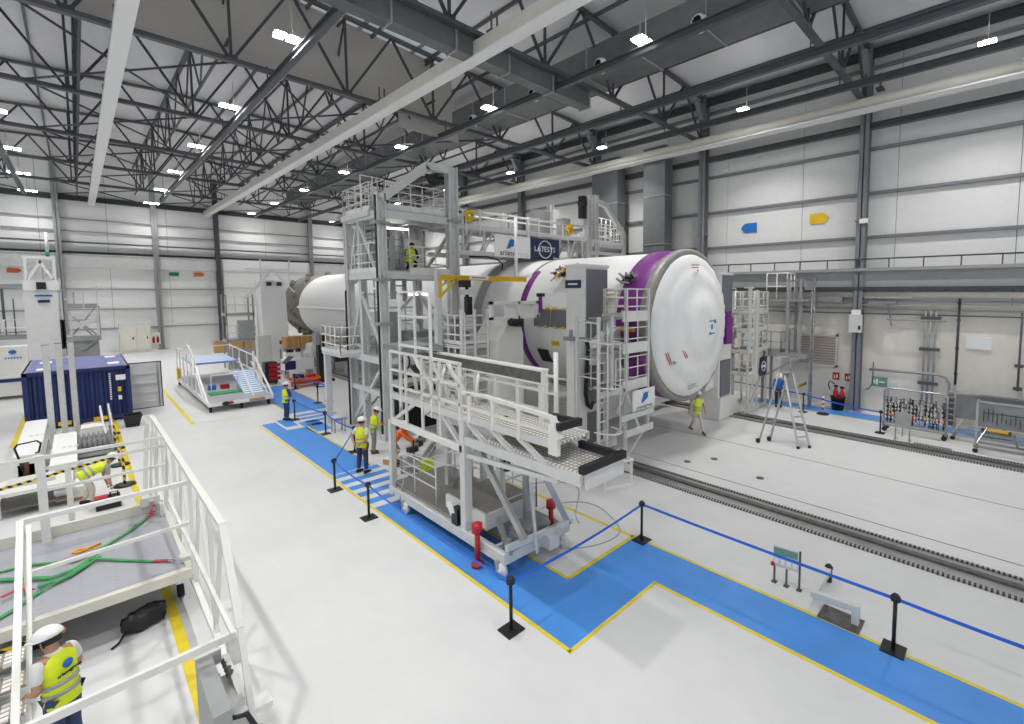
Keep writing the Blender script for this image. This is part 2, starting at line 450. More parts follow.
# columns
def column(x, y, z1, w=.42, d=.5, along='x'):
    mb = MB()
    mb.ibeam((x,y,0),(x,y,z1), w, d, .05, up=(1,0,0) if along == 'x' else (0,1,0)); mb.mi = 1
    mb.cbox((x,y,.02),(d+.2,d+.2,.04)); mb.mi = 0
    for z in (7.4, 9.8): mb.cbox((x,y,z),(d+.06,d+.06,.05))
    return mb
for k, y in enumerate(BAYS[1:-1]):
    mb = column(XR-.42, y, 18.6)
    if y > 3: mb.prism([(XR-.67,y-.15,16.6),(XR-.67,y-.15,17.8),(XR-1.5,y-.15,17.8)], (0,.3,0))
    struct('column_%d' % (k+1), mb, ['colm','mgrey'], label='grey steel roof column %s along the long panel wall' % ['nearest the valve rack','beside the galvanised ducts','third','fourth','fifth','sixth','next to the end wall'][k])
for k, x in enumerate((-7.4, -.86, 5.98, 11.2, 20.85)):
    struct('column_%d' % (k+8), column(x, YE-.42, 19.0, along='y'), ['mgrey' if x != 11.2 else 'steel','mgrey'])

# white recessed bay right of the dark end-wall column
mb = MB(); mb.box((11.6,YE-.5,0),(20.6,YE-.42,10.0)); trim(mb, 'swhite')
for z in (3.2, 4.6, 6.6, 8.6):
    mb = MB(); mb.box((11.6,YE-.58,z),(20.6,YE-.48,z+.14)); trim(mb, 'lgrey')

# ------------------------------------------------------------------ roof steel
def truss(y, label):
    t = thing('roof_truss', label, 'truss', (RIDGE, y, 15.5), 'roof trusses across the hall', 'structure')
    zb = 15.5
    part('bottom_chord', 'steel', t, lambda m: (m.bar((XL,y,zb),(XR-.6,y,zb),.26,.12), m.bar((XL,y,zb+.1),(XR-.6,y,zb+.1),.05,.12)))
    part('top_chord', 'steel', t, lambda m: [m.bar((a,y,roof_z(a)-.18),(b,y,roof_z(b)-.18),.22,.16) for a, b in ((XL,RIDGE),(RIDGE,XR-.6))])
    xs = [RIDGE + 4.4*k for k in range(-5, 6)]
    for i, x in enumerate(xs):
        x = min(x, XR-.8)
        part('post', 'dsteel', t, lambda m: m.bar((x,y,zb),(x,y,roof_z(x)-.2),.09))
        if i < len(xs)-1:
            x2 = min(xs[i+1], XR-.8); xm = (x+x2)/2
            part('diagonal', 'dsteel', t, lambda m: m.bar((x,y,zb),(xm,y,roof_z(xm)-.2),.1))
            part('diagonal', 'dsteel', t, lambda m: m.bar((xm,y,roof_z(xm)-.2),(x2,y,zb),.1))
    part('gusset_plates', 'dsteel', t, lambda m: [m.cbox((min(x,XR-.8),y,zb+.12),(.4,.14,.26)) for x in xs])
    return t
words = ['nearest the camera', 'above the cap of the rocket', 'carrying the grey curtain', 'first beyond the grey curtain', 'second beyond the grey curtain', 'third beyond the grey curtain', 'fourth beyond the grey curtain']
for k, y in enumerate(BAYS[1:-1]): truss(y, 'dark steel roof truss ' + words[k])
# purlins and longitudinal lattice girders
for k in range(-8, 8):
    x = RIDGE + k*2.9 + .2
    if XL < x < XR - .4:
        struct('trim_%d' % n, MB().bar((x,YN,roof_z(x)-.09),(x,YE,roof_z(x)-.09),.09,.16), 'steel'); n += 1
def lattice(x, zt, zb, y0, y1, label):
    t = thing('lattice_girder', label, 'girder', (x, y0, zb), None, 'structure')
    part('top_chord', 'dsteel', t, lambda m: m.bar((x,y0,zt),(x,y1,zt),.09))
    part('bottom_chord', 'dsteel', t, lambda m: m.bar((x,y0,zb),(x,y1,zb),.09))
    y = y0
    while y < y1 - 1:
        y2 = min(y + 4.525, y1); ym = (y+y2)/2
        part('diagonal', 'dsteel', t, lambda m: m.bar((x,y,zt),(x,ym,zb),.07)); part('diagonal', 'dsteel', t, lambda m: m.bar((x,ym,zb),(x,y2,zt),.07)); y = y2
    return t
for x, zb, w in ((-9.0,15.6,'far left of the hall'), (-3.6,16.6,'over the blue container'), (.6,15.6,'beside the first white beam'), (RIDGE,16.4,'under the roof ridge'), (9.1,15.6,'beside the second white beam'), (13.6,16.6,'over the gantry tower'), (18.0,15.6,'over the long rocket')):
    lattice(x, roof_z(x)-.3, zb, 24.0, YE, 'dark lattice girder running the length of the hall ' + w)
# cross bracing rods in the far roof
for k in range(5):
    y = 24.0 + k*9.05
    mb = MB()
    for x in (-8, -1, 6, 12):
        mb.tube([(x,y,15.6),(x+6,y+9.05,15.6)], .05, 5); mb.tube([(x+6,y,15.6),(x,y+9.05,15.6)], .05, 5)
    struct('trim_%d' % n, mb, 'dsteel'); n += 1

# smoke curtain hung from the third truss
mb = MB(); mb.add([(XL,24.9,15.95),(15.2,24.9,15.95),(15.2,24.9,roof_z(15.2)),(RIDGE,24.9,roof_z(RIDGE)),(XL,24.9,roof_z(XL)),
                   (XL,24.94,15.95),(15.2,24.94,15.95),(15.2,24.94,roof_z(15.2)),(RIDGE,24.94,roof_z(RIDGE)),(XL,24.94,roof_z(XL))],
                  [(0,1,2,3,4),(9,8,7,6,5),(0,5,6,1),(1,6,7,2),(2,7,8,3),(3,8,9,4),(4,9,5,0)])
mb.box((12.0,24.9,15.0),(15.6,24.94,15.95))
single('smoke_curtain', mb, 'curtain', 'brown-grey smoke curtain sheet hung from a roof truss', 'curtain', (0,24.9,15.6))

# hanging beams along the hall
def crane_beam(x, y0, y1, w, h, z, label, round_=False):
    t = thing('crane_beam', label, 'beam', (x, y0, z))
    if round_:
        part('girder_tube', 'cream', t, lambda m: m.tube([(x,y0,z+.3),(x,y1,z+.3)], .25, 16))
        part('runway_flange', 'swhite', t, lambda m: (m.box((x-.34,y0,z-.08),(x+.3,y1,z)), m.box((x-.05,y0,z-.1),(x+.05,y1,z+.1))))
    else:
        part('girder_box', 'cream', t, lambda m: m.box((x-w/2,y0,z+.06),(x+w/2,y1,z+h)))
        part('runway_flange', 'swhite', t, lambda m: m.box((x-w/2-.03,y0,z),(x+w/2+.03,y1,z+.06)))
    y = y0 + 2
    while y < y1:
        part('hanger', 'steel', t, lambda m: (m.bar((x-.12,y,z+h),(x-.12,y,z+h+.7),.05), m.bar((x+.12,y,z+h),(x+.12,y,z+h+.7),.05), m.cbox((x,y,z+h+.02),(.5,.3,.06)))); y += 9.05
    return t
crane_beam(1.5, -6, YE-.6, .4, .45, 14.75, 'white boxed crane beam hung over the blue container')
crane_beam(10.35, -6, YE-.6, .42, .55, 14.75, 'white boxed crane beam crossing over the tall gantry tower')
crane_beam(25.4, -6, YE-.6, .8, .78, 14.8, 'cream rounded crane girder running beside the long panel wall', True)
def light_rail(x, z, y0, y1, label, w=.2):
    t = thing('cable_rail', label, 'rail', (x, y0, z))
    part('rail_profile', 'steel', t, lambda m: m.ibeam((x,y0,z),(x,y1,z), w, .3, .04))
    part('conduit', 'galv', t, lambda m: m.tube([(x+.16,y0,z-.06),(x+.16,y1,z-.06)], .035, 6))
    y = y0 + 3
    while y < y1: part('hanger', 'dsteel', t, lambda m: m.bar((x,y,z+.15),(x,y,z+.8),.04)); y += 9.05
light_rail(5.95, 15.0, -6, 62, 'grey steel lamp rail over the blue walkway')
light_rail(14.3, 15.0, -6, 66, 'grey steel lamp rail over the left side of the rocket')
light_rail(18.7, 15.0, -6, 66, 'grey steel lamp rail without lamps over the rocket')
light_rail(22.6, 15.0, -6, 66, 'grey steel lamp rail near the long panel wall')
light_rail(-2.6, 15.0, 40, 66, 'grey steel lamp rail over the far left of the hall')

# ceiling lights: three LED panels on a bracket, hung in rows
def ceiling_light(x, y, label, group):
    z = 15.35
    t = thing('ceiling_light', label, 'ceiling light', (x, y, z), group)
    part('bracket', 'mgrey', t, lambda m: (m.box((x-.6,y-.12,z+.02),(x+.6,y+.12,z+.08)), m.bar((x,y,z+.08),(x,y,z+1.2),.03)))
    for k in (-1, 0, 1):
        part('led_panel', 'led', t, lambda m: m.box((x+k*.4-.15,y-.26,z-.03),(x+k*.4+.15,y+.26,z+.02)))
    L = bpy.data.lights.new('lamp', 'AREA'); L.shape = 'RECTANGLE'; L.size = .3; L.size_y = .5; L.spread = math.radians(120); L.energy = LAMP_W * (.4 if y > 64 else 1.5 if y > 46 else 1); L.color = (1,.985,.96)
    lo = bpy.data.objects.new('lamp', L); COL.objects.link(lo); lo.parent = t; lo.location = (0,0,-.06)
    return t
LAMP_W = 270
ords = ['nearest','second','third','fourth','fifth','sixth','seventh','eighth','ninth']
rows = ((5.75, 'under the lamp rail above the blue walkway', 0), (14.5, 'under the lamp rail above the rocket', 0), (23.2, 'beside the long panel wall', 0), (-2.4, 'at the far left of the hall', 0))
for rx, where, _ in rows:
    for k in range(8):
        y = 1.15 + 9.4*k
        ceiling_light(rx, y, '%s LED ceiling light of the row %s' % (ords[k], where), 'LED ceiling lights ' + where)

# ducts and nozzles
def duct(p, q, w, h, label, step=2.2, up=(0,0,1)):
    t = thing('air_duct', label, 'duct', p)
    part('duct_body', 'ductm', t, lambda m: m.bar(p, q, w, h, up))
    a, b = V(p), V(q); L = (b-a).length; k = int(L/step)
    for i in range(k+1):
        c = a.lerp(b, i/max(1,k)); d = (b-a).normalized()*.03
        part('flange', 'mgrey', t, lambda m: m.bar(c-d, c+d, w+.1, h+.1, up))
    return t
duct((2.5,15.42,15.18),(16.4,15.42,15.18), .6, .8, 'galvanised square air duct hung across the hall below the second truss')
duct((17.4,3,16.9),(17.4,62,16.9), 1.7, 1.3, 'wide galvanised air duct running along above the rocket', 3)
nz = thing('air_nozzle', 'white ball air nozzle on the duct, nearest the camera', 'air nozzle', (16.5,9.4,16.4), 'ball air nozzles on the long duct')
part('collar', 'swhite', nz, lambda m: m.lathe([(.16,.1),(.3,.05),(.34,-.12),(.28,-.3),(.2,-.34)], (16.5,9.4,16.4), 'x', 16))
part('throat', 'black', nz, lambda m: m.lathe([(.2,-.33),(.16,-.1),(.0,-.1)], (16.5,9.4,16.4), 'x', 16))
for k, (y, w) in enumerate(((14.4,'second from the camera'),(19.0,'third from the camera'),(24.5,'fourth from the camera'))):
    dup(nz, (16.5,y,16.4), 'white ball air nozzle on the duct, ' + w)
duct((26.1,17.9,0),(26.1,17.9,15.6), 1.7, .9, 'galvanised vertical duct beside the column, nearer the rocket cap', 3.0, up=(1,0,0))
duct((26.1,22.2,0),(26.1,22.2,15.6), 2.4, .9, 'wider galvanised vertical duct behind the far gantry tower', 3.0, up=(1,0,0))
# ------------------------------------------------------------------ the rocket stage
RX, RZ, RR = 17.05, 4.8, 3.11
rk = thing('rocket_stage', 'long white rocket stage lying on its side with purple rings and a covered end', 'rocket', (RX, 10, RZ))
part('tank_body', 'rocket', rk, lambda m: m.lathe([(RR-.04,11.2),(RR-.04,17.3),(RR-.04,17.6),(RR-.04,36),(RR-.04,50.3)], (RX,0,RZ), 'y', 72))
part('purple_ring', 'purple', rk, lambda m: m.lathe([(RR-.02,11.5),(RR+.03,11.45),(RR+.03,10.35),(RR-.02,10.3)], (RX,0,RZ), 'y', 72))
part('purple_ring', 'purple', rk, lambda m: m.lathe([(RR-.05,17.5),(RR+.03,17.45),(RR+.03,17.15),(RR-.05,17.1)], (RX,0,RZ), 'y', 40, a0=PI*.72, a1=PI*1.3))
part('support_ring', 'mgrey', rk, lambda m: m.lathe([(RR-.05,20.9),(RR+.22,20.9),(RR+.22,20.55),(RR-.05,20.55)], (RX,0,RZ), 'y', 64))
part('seam_band', 'rim', rk, lambda m: [m.lathe([(RR-.05,17.62),(RR+.0,17.6),(RR+.0,17.48),(RR-.05,17.46)], (RX,0,RZ), 'y', 40, a0=PI*.2, a1=PI*.74)])
part('end_rim', 'rim', rk, lambda m: m.lathe([(RR+.02,10.4),(RR+.06,10.3),(RR+.06,10.02),(RR-.05,9.97),(2.93,9.95),(2.93,10.1)], (RX,0,RZ), 'y', 72))
# fabric cover: slightly domed with pleats
mb = MB(); prof = [(2.95,9.98),(2.88,9.86),(2.55,9.74),(2.3,9.66),(2.25,9.6),(1.8,9.5),(1.2,9.4),(1.15,9.34),(.6,9.3),(.0,9.28)]
mb.lathe(prof, (RX,0,RZ), 'y', 96)
for i, v in enumerate(mb.v):
    r = math.hypot(v[0]-RX, v[2]-RZ); a = math.atan2(v[2]-RZ, v[0]-RX)
    w = .022*math.sin(a*31 + 4*math.sin(a*3)) * max(0, (r-1.7)/1.2) + .006*math.sin(a*5+r*3)
    if r < 2.95: mb.v[i] = (v[0], v[1] + w, v[2])
cover = obj('fabric_cover', mb, 'fabric', rk)
part('cover_tag', ['swhite','sblue'], rk, lambda m: (m.bar((17.3,9.3,4.75),(18.05,9.34,4.75),.03,.8), setattr(m,'mi',1), m.bar((17.35,9.27,5.0),(17.75,9.29,5.0),.02,.04), m.bar((17.82,9.29,4.95),(17.95,9.3,5.0),.02,.14), m.bar((17.38,9.27,4.48),(17.5,9.28,4.48),.02,.1), m.bar((17.55,9.28,4.48),(17.85,9.29,4.48),.02,.04), m.ball((17.62,9.3,4.75),.09,10,(1,.2,1.4))))
part('red_marking', 'sredd', rk, lambda m: [m.bar(V(a)-V((0,.1,0)), V(b)-V((0,.1,0)), .02, .03) for a, b in (((14.75,9.8,3.9),(15.0,9.74,3.4)), ((14.85,9.78,3.92),(15.1,9.72,3.42)), ((15.5,9.6,4.05),(15.85,9.55,3.6)), ((15.6,9.59,4.07),(15.95,9.54,3.62)), ((16.45,9.72,7.28),(17.0,9.7,7.3)), ((16.5,9.72,7.18),(16.95,9.7,7.2)))])
part('cover_patch', ['mgrey','swhite'], rk, lambda m: (m.ball((15.3,9.62,3.55),.16,10,(1,.25,1)), m.bar((16.85,9.62,6.85),(16.95,9.62,7.1),.03,.1), m.bar((16.4,9.66,2.35),(17.0,9.66,2.4),.02,.03), m.bar((16.4,9.66,2.25),(17.1,9.66,2.28),.02,.03)))
part('insulated_tail', 'insul', rk, lambda m: m.lathe([(RR-.05,50.3),(RR+.05,50.4),(RR+.05,55.2),(RR-.2,55.8),(0,56)], (RX,0,RZ), 'y', 64))
mb = MB()
for k in range(40):
    a = PI*.35 + k*PI*1.2/40; y = 50.8 + (k*37 % 44)/10; c = (RX+(RR+.08)*math.cos(a), y, RZ+(RR+.08)*math.sin(a))
    mb.ball(c, .16 + (k % 5)*.05, 6)
obj('tail_equipment', mb, 'insul', rk)['kind'] = 'stuff'
def surf(a, y, r=0): return V((RX+(RR+r)*math.cos(a), y, RZ+(RR+r)*math.sin(a)))
def patch(m, a0, a1, y0, y1, r0, r1, n=6):
    vs = []; fs = []
    for i in range(n+1):
        a = a0+(a1-a0)*i/n
        for y, r in ((y0,r0),(y1,r0),(y1,r1),(y0,r1)): vs.append(surf(a, y, r))
    for i in range(n):
        b = i*4
        for k in range(4): fs.append((b+k, b+4+k, b+4+(k+1)%4, b+(k+1)%4))
    fs += [(0,1,2,3), (n*4+3,n*4+2,n*4+1,n*4)]
    return m.add(vs, fs)
for y0 in (13.1, 14.2, 15.3):
    w = part('cover_panel', 'dgrey', rk, lambda m: patch(m, PI*.935, PI*1.015, y0, y0+1.0, -.02, .03))
    part('tape_strip', 'jyellow', w, lambda m: [patch(m, PI*.928, PI*.938, y0+d, y0+d+.25, .0, .04) for d in (.05, .7)] + [patch(m, PI*1.011, PI*1.021, y0+d, y0+d+.2, .0, .04) for d in (.1, .6)])
part('hatch_opening', 'black', rk, lambda m: patch(m, PI*1.13, PI*1.2, 15.7, 16.4, -.02, .02))
part('yellow_tag', 'jyellow', rk, lambda m: patch(m, PI*1.08, PI*1.1, 14.8, 15.25, -.0, .05))
mb = MB(); rnd = random.Random(3)
for k in range(60):
    a = PI*.765 + rnd.uniform(-.09,.09); y = 14.9 + rnd.uniform(-.5,.5); mb.mi = k % 4
    p = surf(a, y, .1+rnd.uniform(0,.35)); q = surf(a+rnd.uniform(-.06,.06), y+rnd.uniform(-.3,.3), .1+rnd.uniform(0,.4)); mb.tube([p,q], .05, 5)
obj('cable_harness', mb, ['rim','black','jyellow','swhite'], rk)
mb = MB()
for k in range(16):
    a = PI*.80 + rnd.uniform(-.06,.06); y = 11.25 + rnd.uniform(-.35,.35); mb.mi = k % 3
    mb.tube([surf(a,y,.05), surf(a+rnd.uniform(-.06,.06), y+rnd.uniform(-.3,.3), .25)], .05, 5)
obj('cable_harness', mb, ['rim','black','mgrey'], rk)
for a in (PI*.845, PI*.86, PI*.875): part('cable_duct', 'cream', rk, lambda m: m.tube([surf(a,11.55,.03), surf(a,13.4,.03)], .05, 6))
part('side_line', 'swhite', rk, lambda m: m.tube([surf(PI*1.0,24,.1), surf(PI*1.0,50,.1)], .12, 6))
for y in (11.9,):
    for a in (PI*.93, PI*.99, PI*1.05): part('ring_connector', ['jyellow','red'], rk, lambda m: (patch(m, a, a+.06, 10.5, 11.2, .02, .1), setattr(m,'mi',1), patch(m, a+.07, a+.1, 10.6, 11.1, .02, .1)))
part('purple_bracket', 'purple', rk, lambda m: (m.prism([(20.2,9.9,3.75),(20.8,9.9,3.75),(20.8,9.9,4.9),(20.55,9.9,5.3),(20.2,9.9,5.3)], (0,.38,0)), m.ball((RX-RR-.05,10.2,3.6),.18,8)))

# ------------------------------------------------------------------ carriage towers that hold the front ring
def carriage(x0, x1, y0, y1, zt, label, arm):
    t = thing('carriage_tower', label, 'carriage', ((x0+x1)/2, (y0+y1)/2, 0), 'white carriage towers on the floor rails')
    part('tower_body', 'white', t, lambda m: (m.box((x0,y0+.06,.35),(x1,y1,zt)), m.box((x0-.05,y0+.02,zt-.08),(x1+.05,y1+.03,zt+.04))))
    return t
lt = carriage(12.6, 13.9, 11.8, 12.85, 7.2, 'white carriage tower with a tall dark grey door, left of the rocket cap', 1)
part('door', 'dgrey', lt, lambda m: m.box((12.68,11.82,1.9),(13.84,11.87,7.05)))
part('lower_door', 'dgrey', lt, lambda m: m.box((12.68,11.82,.4),(13.84,11.87,1.6)))
part('name_plate', ['navy','swhite'], lt, lambda m: (m.box((12.56,12.05,6.35),(12.6,12.85,6.65)), setattr(m,'mi',1), m.box((12.55,12.2,6.47),(12.57,12.7,6.53))))
part('wheel_base', 'white', lt, lambda m: m.box((12.3,11.6,.06),(14.2,13.4,.36)))
part('saddle_arm', 'white', lt, lambda m: m.prism([(13.8,11.7,2.2),(15.2,11.7,1.8),(15.2,11.7,2.2),(14.3,11.7,3.4),(13.8,11.7,3.9)], (0,.6,0)))
part('saddle_cover', 'white', lt, lambda m: m.prism([(12.35,11.2,3.55),(13.9,11.2,3.55),(14.5,11.2,4.0),(14.6,11.2,4.9),(14.3,11.2,5.0),(13.2,11.2,4.6),(12.4,11.2,4.1)], (0,.58,0)))
rt = carriage(20.35, 21.6, 10.3, 11.9, 7.1, 'white carriage tower with grey doors and a flared foot, right of the rocket cap', -1)
part('door', 'dgrey', rt, lambda m: m.box((20.55,10.3,5.1),(21.55,10.37,7.0)))
part('lower_door', 'dgrey', rt, lambda m: m.box((20.5,10.3,1.15),(21.5,10.37,2.9)))
part('flared_foot', 'white', rt, lambda m: m.prism([(20.3,10.25,.02),(22.6,10.25,.02),(22.6,10.25,.35),(22.1,10.25,.75),(21.6,10.25,1.05),(20.4,10.25,1.1)], (0,1.6,0)))
part('saddle_arm', 'white', rt, lambda m: m.prism([(20.4,10.6,1.6),(19.5,10.6,1.5),(19.6,10.6,1.9),(20.0,10.6,2.6),(20.4,10.6,3.4)], (0,.6,0)))
part('motor', 'alu', rt, lambda m: (m.lathe([(.2,0),(.24,.05),(.24,.5),(.15,.55),(.0,.56)], (21.4,10.1,4.1), 'y', 14), m.cbox((21.5,10.35,4.2),(.6,.4,.5))))

# swing arm with hose on the left carriage tower
t = thing('hose_column', 'white hose column with a hanging black hose, in front of the grey carriage door', 'column', (11.45,11.45,0))
part('column_box', 'white', t, lambda m: m.box((11.35,11.2,0),(12.0,11.5,4.45)))
part('arm', 'mgrey', t, lambda m: (m.bar((11.0,11.3,4.62),(12.05,11.3,4.52),.16,.14), m.cyl((11.3,11.3,4.5),(11.3,11.3,4.9),.07,8)))
part('hose', 'rubber', t, lambda m: m.tube([(11.95,11.15,4.48),(11.97,11.1,4.2),(11.85,11.08,3.4),(11.8,11.08,2.6),(11.9,11.08,2.2),(12.1,11.1,2.05),(12.3,11.2,2.2)], .07, 8))

# cradle under the middle of the rocket: white leaning panel housing with a boom
t = thing('cradle_housing', 'white leaning cradle housing with a black motor, left of the purple arc', 'cradle', (12.6,16.4,0))
part('housing', 'white', t, lambda m: m.prism([(11.2,15.6,0),(12.7,15.6,0),(12.7,15.6,4.4),(12.5,15.6,5.05),(12.0,15.6,5.05),(11.4,15.6,4.2)], (0,1.7,0)))
part('motor', 'black', t, lambda m: (m.cyl((12.0,15.45,4.95),(12.5,15.45,4.88),.16,12), m.ball((11.95,15.42,4.96),.18,10)))
part('boom', 'white', t, lambda m: (m.box((10.9,15.4,5.08),(13.45,15.5,5.2)), m.box((10.9,15.4,5.7),(13.45,15.5,5.82)), m.box((10.9,15.4,5.08),(11.05,15.5,5.82)), m.box((13.3,15.4,5.08),(13.5,15.52,5.82)), m.box((11.7,15.5,5.12),(13.4,15.6,5.78)), m.box((12.3,15.4,5.08),(12.4,15.5,5.82))))
part('boom_clamp', ['purple','rubber'], t, lambda m: (m.box((13.42,15.3,5.3),(13.55,15.4,6.1)), setattr(m,'mi',1), m.box((13.3,15.3,6.0),(13.7,15.4,6.15))))
part('text_marks', 'black', t, lambda m: [m.box((11.9+.1*k,15.585,2.7),(11.96+.1*k,15.6,2.78)) for k in range(6)] + [m.box((12.3,15.585,1.4+.35*k),(12.42,15.6,1.6+.35*k)) for k in range(3)])
t = thing('wheel_dolly', 'white rail dolly under the rocket beyond the cap', 'dolly', (17.1,14,0))
part('cross_beam', 'white', t, lambda m: (m.box((12.8,13.6,.35),(21.2,14.3,.75)), m.box((15.5,13.7,.75),(18.7,14.2,1.55))))
part('wheel', 'iron', t, lambda m: m.cyl((12.7,13.7,.3),(12.7,14.2,.3),.3,14)); part('wheel', 'iron', t, lambda m: m.cyl((21.7,13.7,.3),(21.7,14.2,.3),.3,14))
# far cradle and crates
t = thing('transport_cradle', 'grey transport cradle bed under the far end of the rocket', 'cradle', (15,48,0))
part('long_beam', 'mgrey', t, lambda m: (m.box((13.4,36,.9),(14.2,54,1.5)), m.box((19.6,36,.9),(20.4,54,1.5))))
for y in (38,44,50): part('saddle', 'lgrey', t, lambda m: (m.box((13.4,y,1.4),(20.4,y+.7,1.9)), m.box((13.6,y,0),(14.1,y+.6,1.0)), m.box((19.8,y,0),(20.2,y+.6,1.0))))
for k, (x, y) in enumerate(((10.6,40.4),(11.55,40.4),(12.5,40.4))):
    t = thing('wooden_crate', 'brown wooden crate under the far end of the rocket, %s' % ('beside the white mast','middle of the three','nearest the gantry tower')[k], 'crate', (x,y,2.05), 'wooden crates under the far end of the rocket')
    part('crate_body', 'wood', t, lambda m: m.box((x-.45,y-.5,2.05),(x+.45,y+.5,2.85)))
    part('batten', 'card', t, lambda m: [m.box((x+d-.05,y-.54,2.05),(x+d+.05,y+.54,2.87)) for d in (-.38,0,.38)])
t = thing('crate_shelf', 'steel shelf frame carrying the wooden crates under the rocket', 'shelf', (11.55,40.4,0))
part('shelf_frame', 'mgrey', t, lambda m: (m.box((10.0,39.8,1.9),(13.4,41.0,2.05)), m.box((10.0,39.8,1.1),(13.4,41.0,1.2))))
for x in (10.05,11.7,13.35):
    part('post', 'mgrey', t, lambda m: (m.bar((x,39.85,0),(x,39.85,2.0),.1), m.bar((x,40.95,0),(x,40.95,2.0),.1)))
# ------------------------------------------------------------------ gantry towers on either side of the rocket
def brace(m, p, q, w=.1): m.bar(p, q, w)
AX, CX, AY, BY = 8.4, 11.65, 19.3, 22.7
g = thing('gantry_tower', 'tall light grey work tower with railed decks and a sloping roof beam', 'gantry tower', ((AX+CX)/2,(AY+BY)/2,0))
def col_part(x, y, z1, w=.3): part('column', 'lgrey', g, lambda m: (m.ibeam((x,y,0),(x,y,z1), w, w+.06, .05, up=(1,0,0)), m.cbox((x,y,.02),(w+.25,w+.25,.04))))
col_part(AX, AY, 10.2); col_part(AX, BY, 10.0, .26); col_part(CX, AY, 11.85, .4); col_part(CX, BY, 9.6, .3)
col_part(AX+.1, AY+2.2, 9.3, .22)
for y in (AY,):
    part('sloping_beam', 'lgrey', g, lambda m: (m.bar((AX,y,9.95),(10.45,y,11.65),.3,.34), m.bar((10.4,y,11.65),(CX,y,11.7),.3,.34)))
# decks
for z, xa, tb in ((9.4, AX, .3), (6.9, AX, .3), (3.3, AX, .26)):
    part('deck', ['lgrey','deckg'], g, lambda m: (m.bar((xa,AY,z),(CX,AY,z),.16,tb), m.bar((xa,BY,z),(CX,BY,z),.16,tb), m.bar((xa,AY,z),(xa,BY,z),.16,tb), m.bar((CX,AY,z),(CX,BY,z),.16,tb), m.bar((xa,(AY+BY)/2,z),(CX,(AY+BY)/2,z),.1,tb*.7), setattr(m,'mi',1), m.box((xa,AY,z+tb/2),(CX,BY,z+tb/2+.05))))
part('guard_rail', 'white', g, lambda m: m.rail([(AX-.1,AY+.8,9.6),(AX-.1,BY+.2,9.6),(AX+1.1,BY+.2,9.6)], 1.15, .026, (.35,.67), .75, .2))
part('guard_rail', 'white', g, lambda m: m.rail([(AX-.1,AY+1.6,9.6),(AX+.9,AY+1.6,9.6),(AX+.9,BY+.2,9.6)], 1.55, .026, (.35,.67), .6, .2))
part('guard_rail', 'white', g, lambda m: m.rail([(AX+.3,AY+.1,9.6),(CX-.3,AY+.1,9.6)], 1.15, .026, (.35,.67), .5, .25))
part('guard_rail', 'white', g, lambda m: m.rail([(AX,BY,9.6),(CX,BY,9.6),(CX,AY+.6,9.6)], 1.15, .024, (.5,), .7, .1))
part('balcony', 'lgrey', g, lambda m: m.box((AX-.2,AY+.7,9.35),(AX,BY+.25,9.58)))
part('guard_rail', 'white', g, lambda m: m.rail([(9.6,AY+.02,7.05),(CX-.25,AY+.02,7.05)], 1.1, .026, (.33,.66), .55, .2))
part('guard_rail', 'white', g, lambda m: m.rail([(AX-.05,AY+.3,7.05),(AX-.05,BY,7.05),(AX+.8,BY,7.05)], 1.2, .024, (.33,.66), .7, .18))
part('side_balcony', 'lgrey', g, lambda m: (m.box((7.5,21.6,3.35),(AX,23.9,3.5)), m.bar((7.72,23.9,0),(7.72,23.9,3.35),.24), m.cbox((7.72,23.9,.03),(.5,.5,.06))))
part('guard_rail', 'white', g, lambda m: m.rail([(AX,21.6,3.5),(7.5,21.6,3.5),(7.5,23.9,3.5),(AX,23.9,3.5)], 1.15, .026, (.33,.66), .6, .15))
# bracing
for (p, q, w) in (((AX,AY+.2,6.6),(AX,AY+2.1,9.1),.1), ((AX,BY-.1,6.6),(AX,AY+2.4,9.1),.12), ((AX,BY,3.4),(AX,AY+2.0,6.2),.12), ((AX,AY,3.5),(AX,AY+2.2,6.2),.1),
                  ((AX,BY,.3),(AX,AY+.2,3.1),.12), ((CX,BY,.3),(CX,AY,3.1),.12), ((CX,AY,3.5),(CX,BY,6.2),.12), ((CX,BY,6.6),(CX,AY,9.1),.12), ((AX+.2,BY,3.4),(CX,BY,6.2),.1), ((AX+.2,BY,6.6),(CX,BY,9.1),.1), ((AX+.2,BY,.3),(CX-.2,BY,3.0),.1), ((9.9,AY,6.2),(CX-.1,AY,4.6),.1)):
    part('brace', 'lgrey', g, lambda m: m.bar(p, q, w))
part('stair_ladder', 'mgrey', g, lambda m: (m.ladder((9.35,AY+.4,5.9),(9.25,AY+.4,8.7),.5,(1,0,0),.04,.28), m.bar((8.95,AY+.3,5.9),(9.0,AY+.3,8.6),.16), m.bar((9.55,AY+.5,5.8),(9.5,AY+.5,8.6),.12)))
part('ladder', 'mgrey', g, lambda m: (m.ladder((AX+.35,AY+1.4,3.4),(AX+.35,AY+1.4,6.3),.5,(0,1,0),.03), m.ladder((AX+.35,AY+1.4,6.4),(AX+.35,AY+1.4,9.2),.5,(0,1,0),.03)))
part('cable_conduit', 'black', g, lambda m: (m.tube([(AX-.2,AY-.02,.3),(AX-.2,AY-.02,10.1)], .05, 6), m.tube([(AX-.18,BY+.05,0),(AX-.18,BY+.05,6.2),(AX-.02,BY+.05,6.5)], .04, 6)))
part('junction_collar', 'mgrey', g, lambda m: [m.cbox((AX,AY,z),(.55,.55,.12)) for z in (4.9,6.7,9.0)] + [m.cbox((CX,AY,z),(.6,.6,.12)) for z in (4.9,6.7,9.4)])
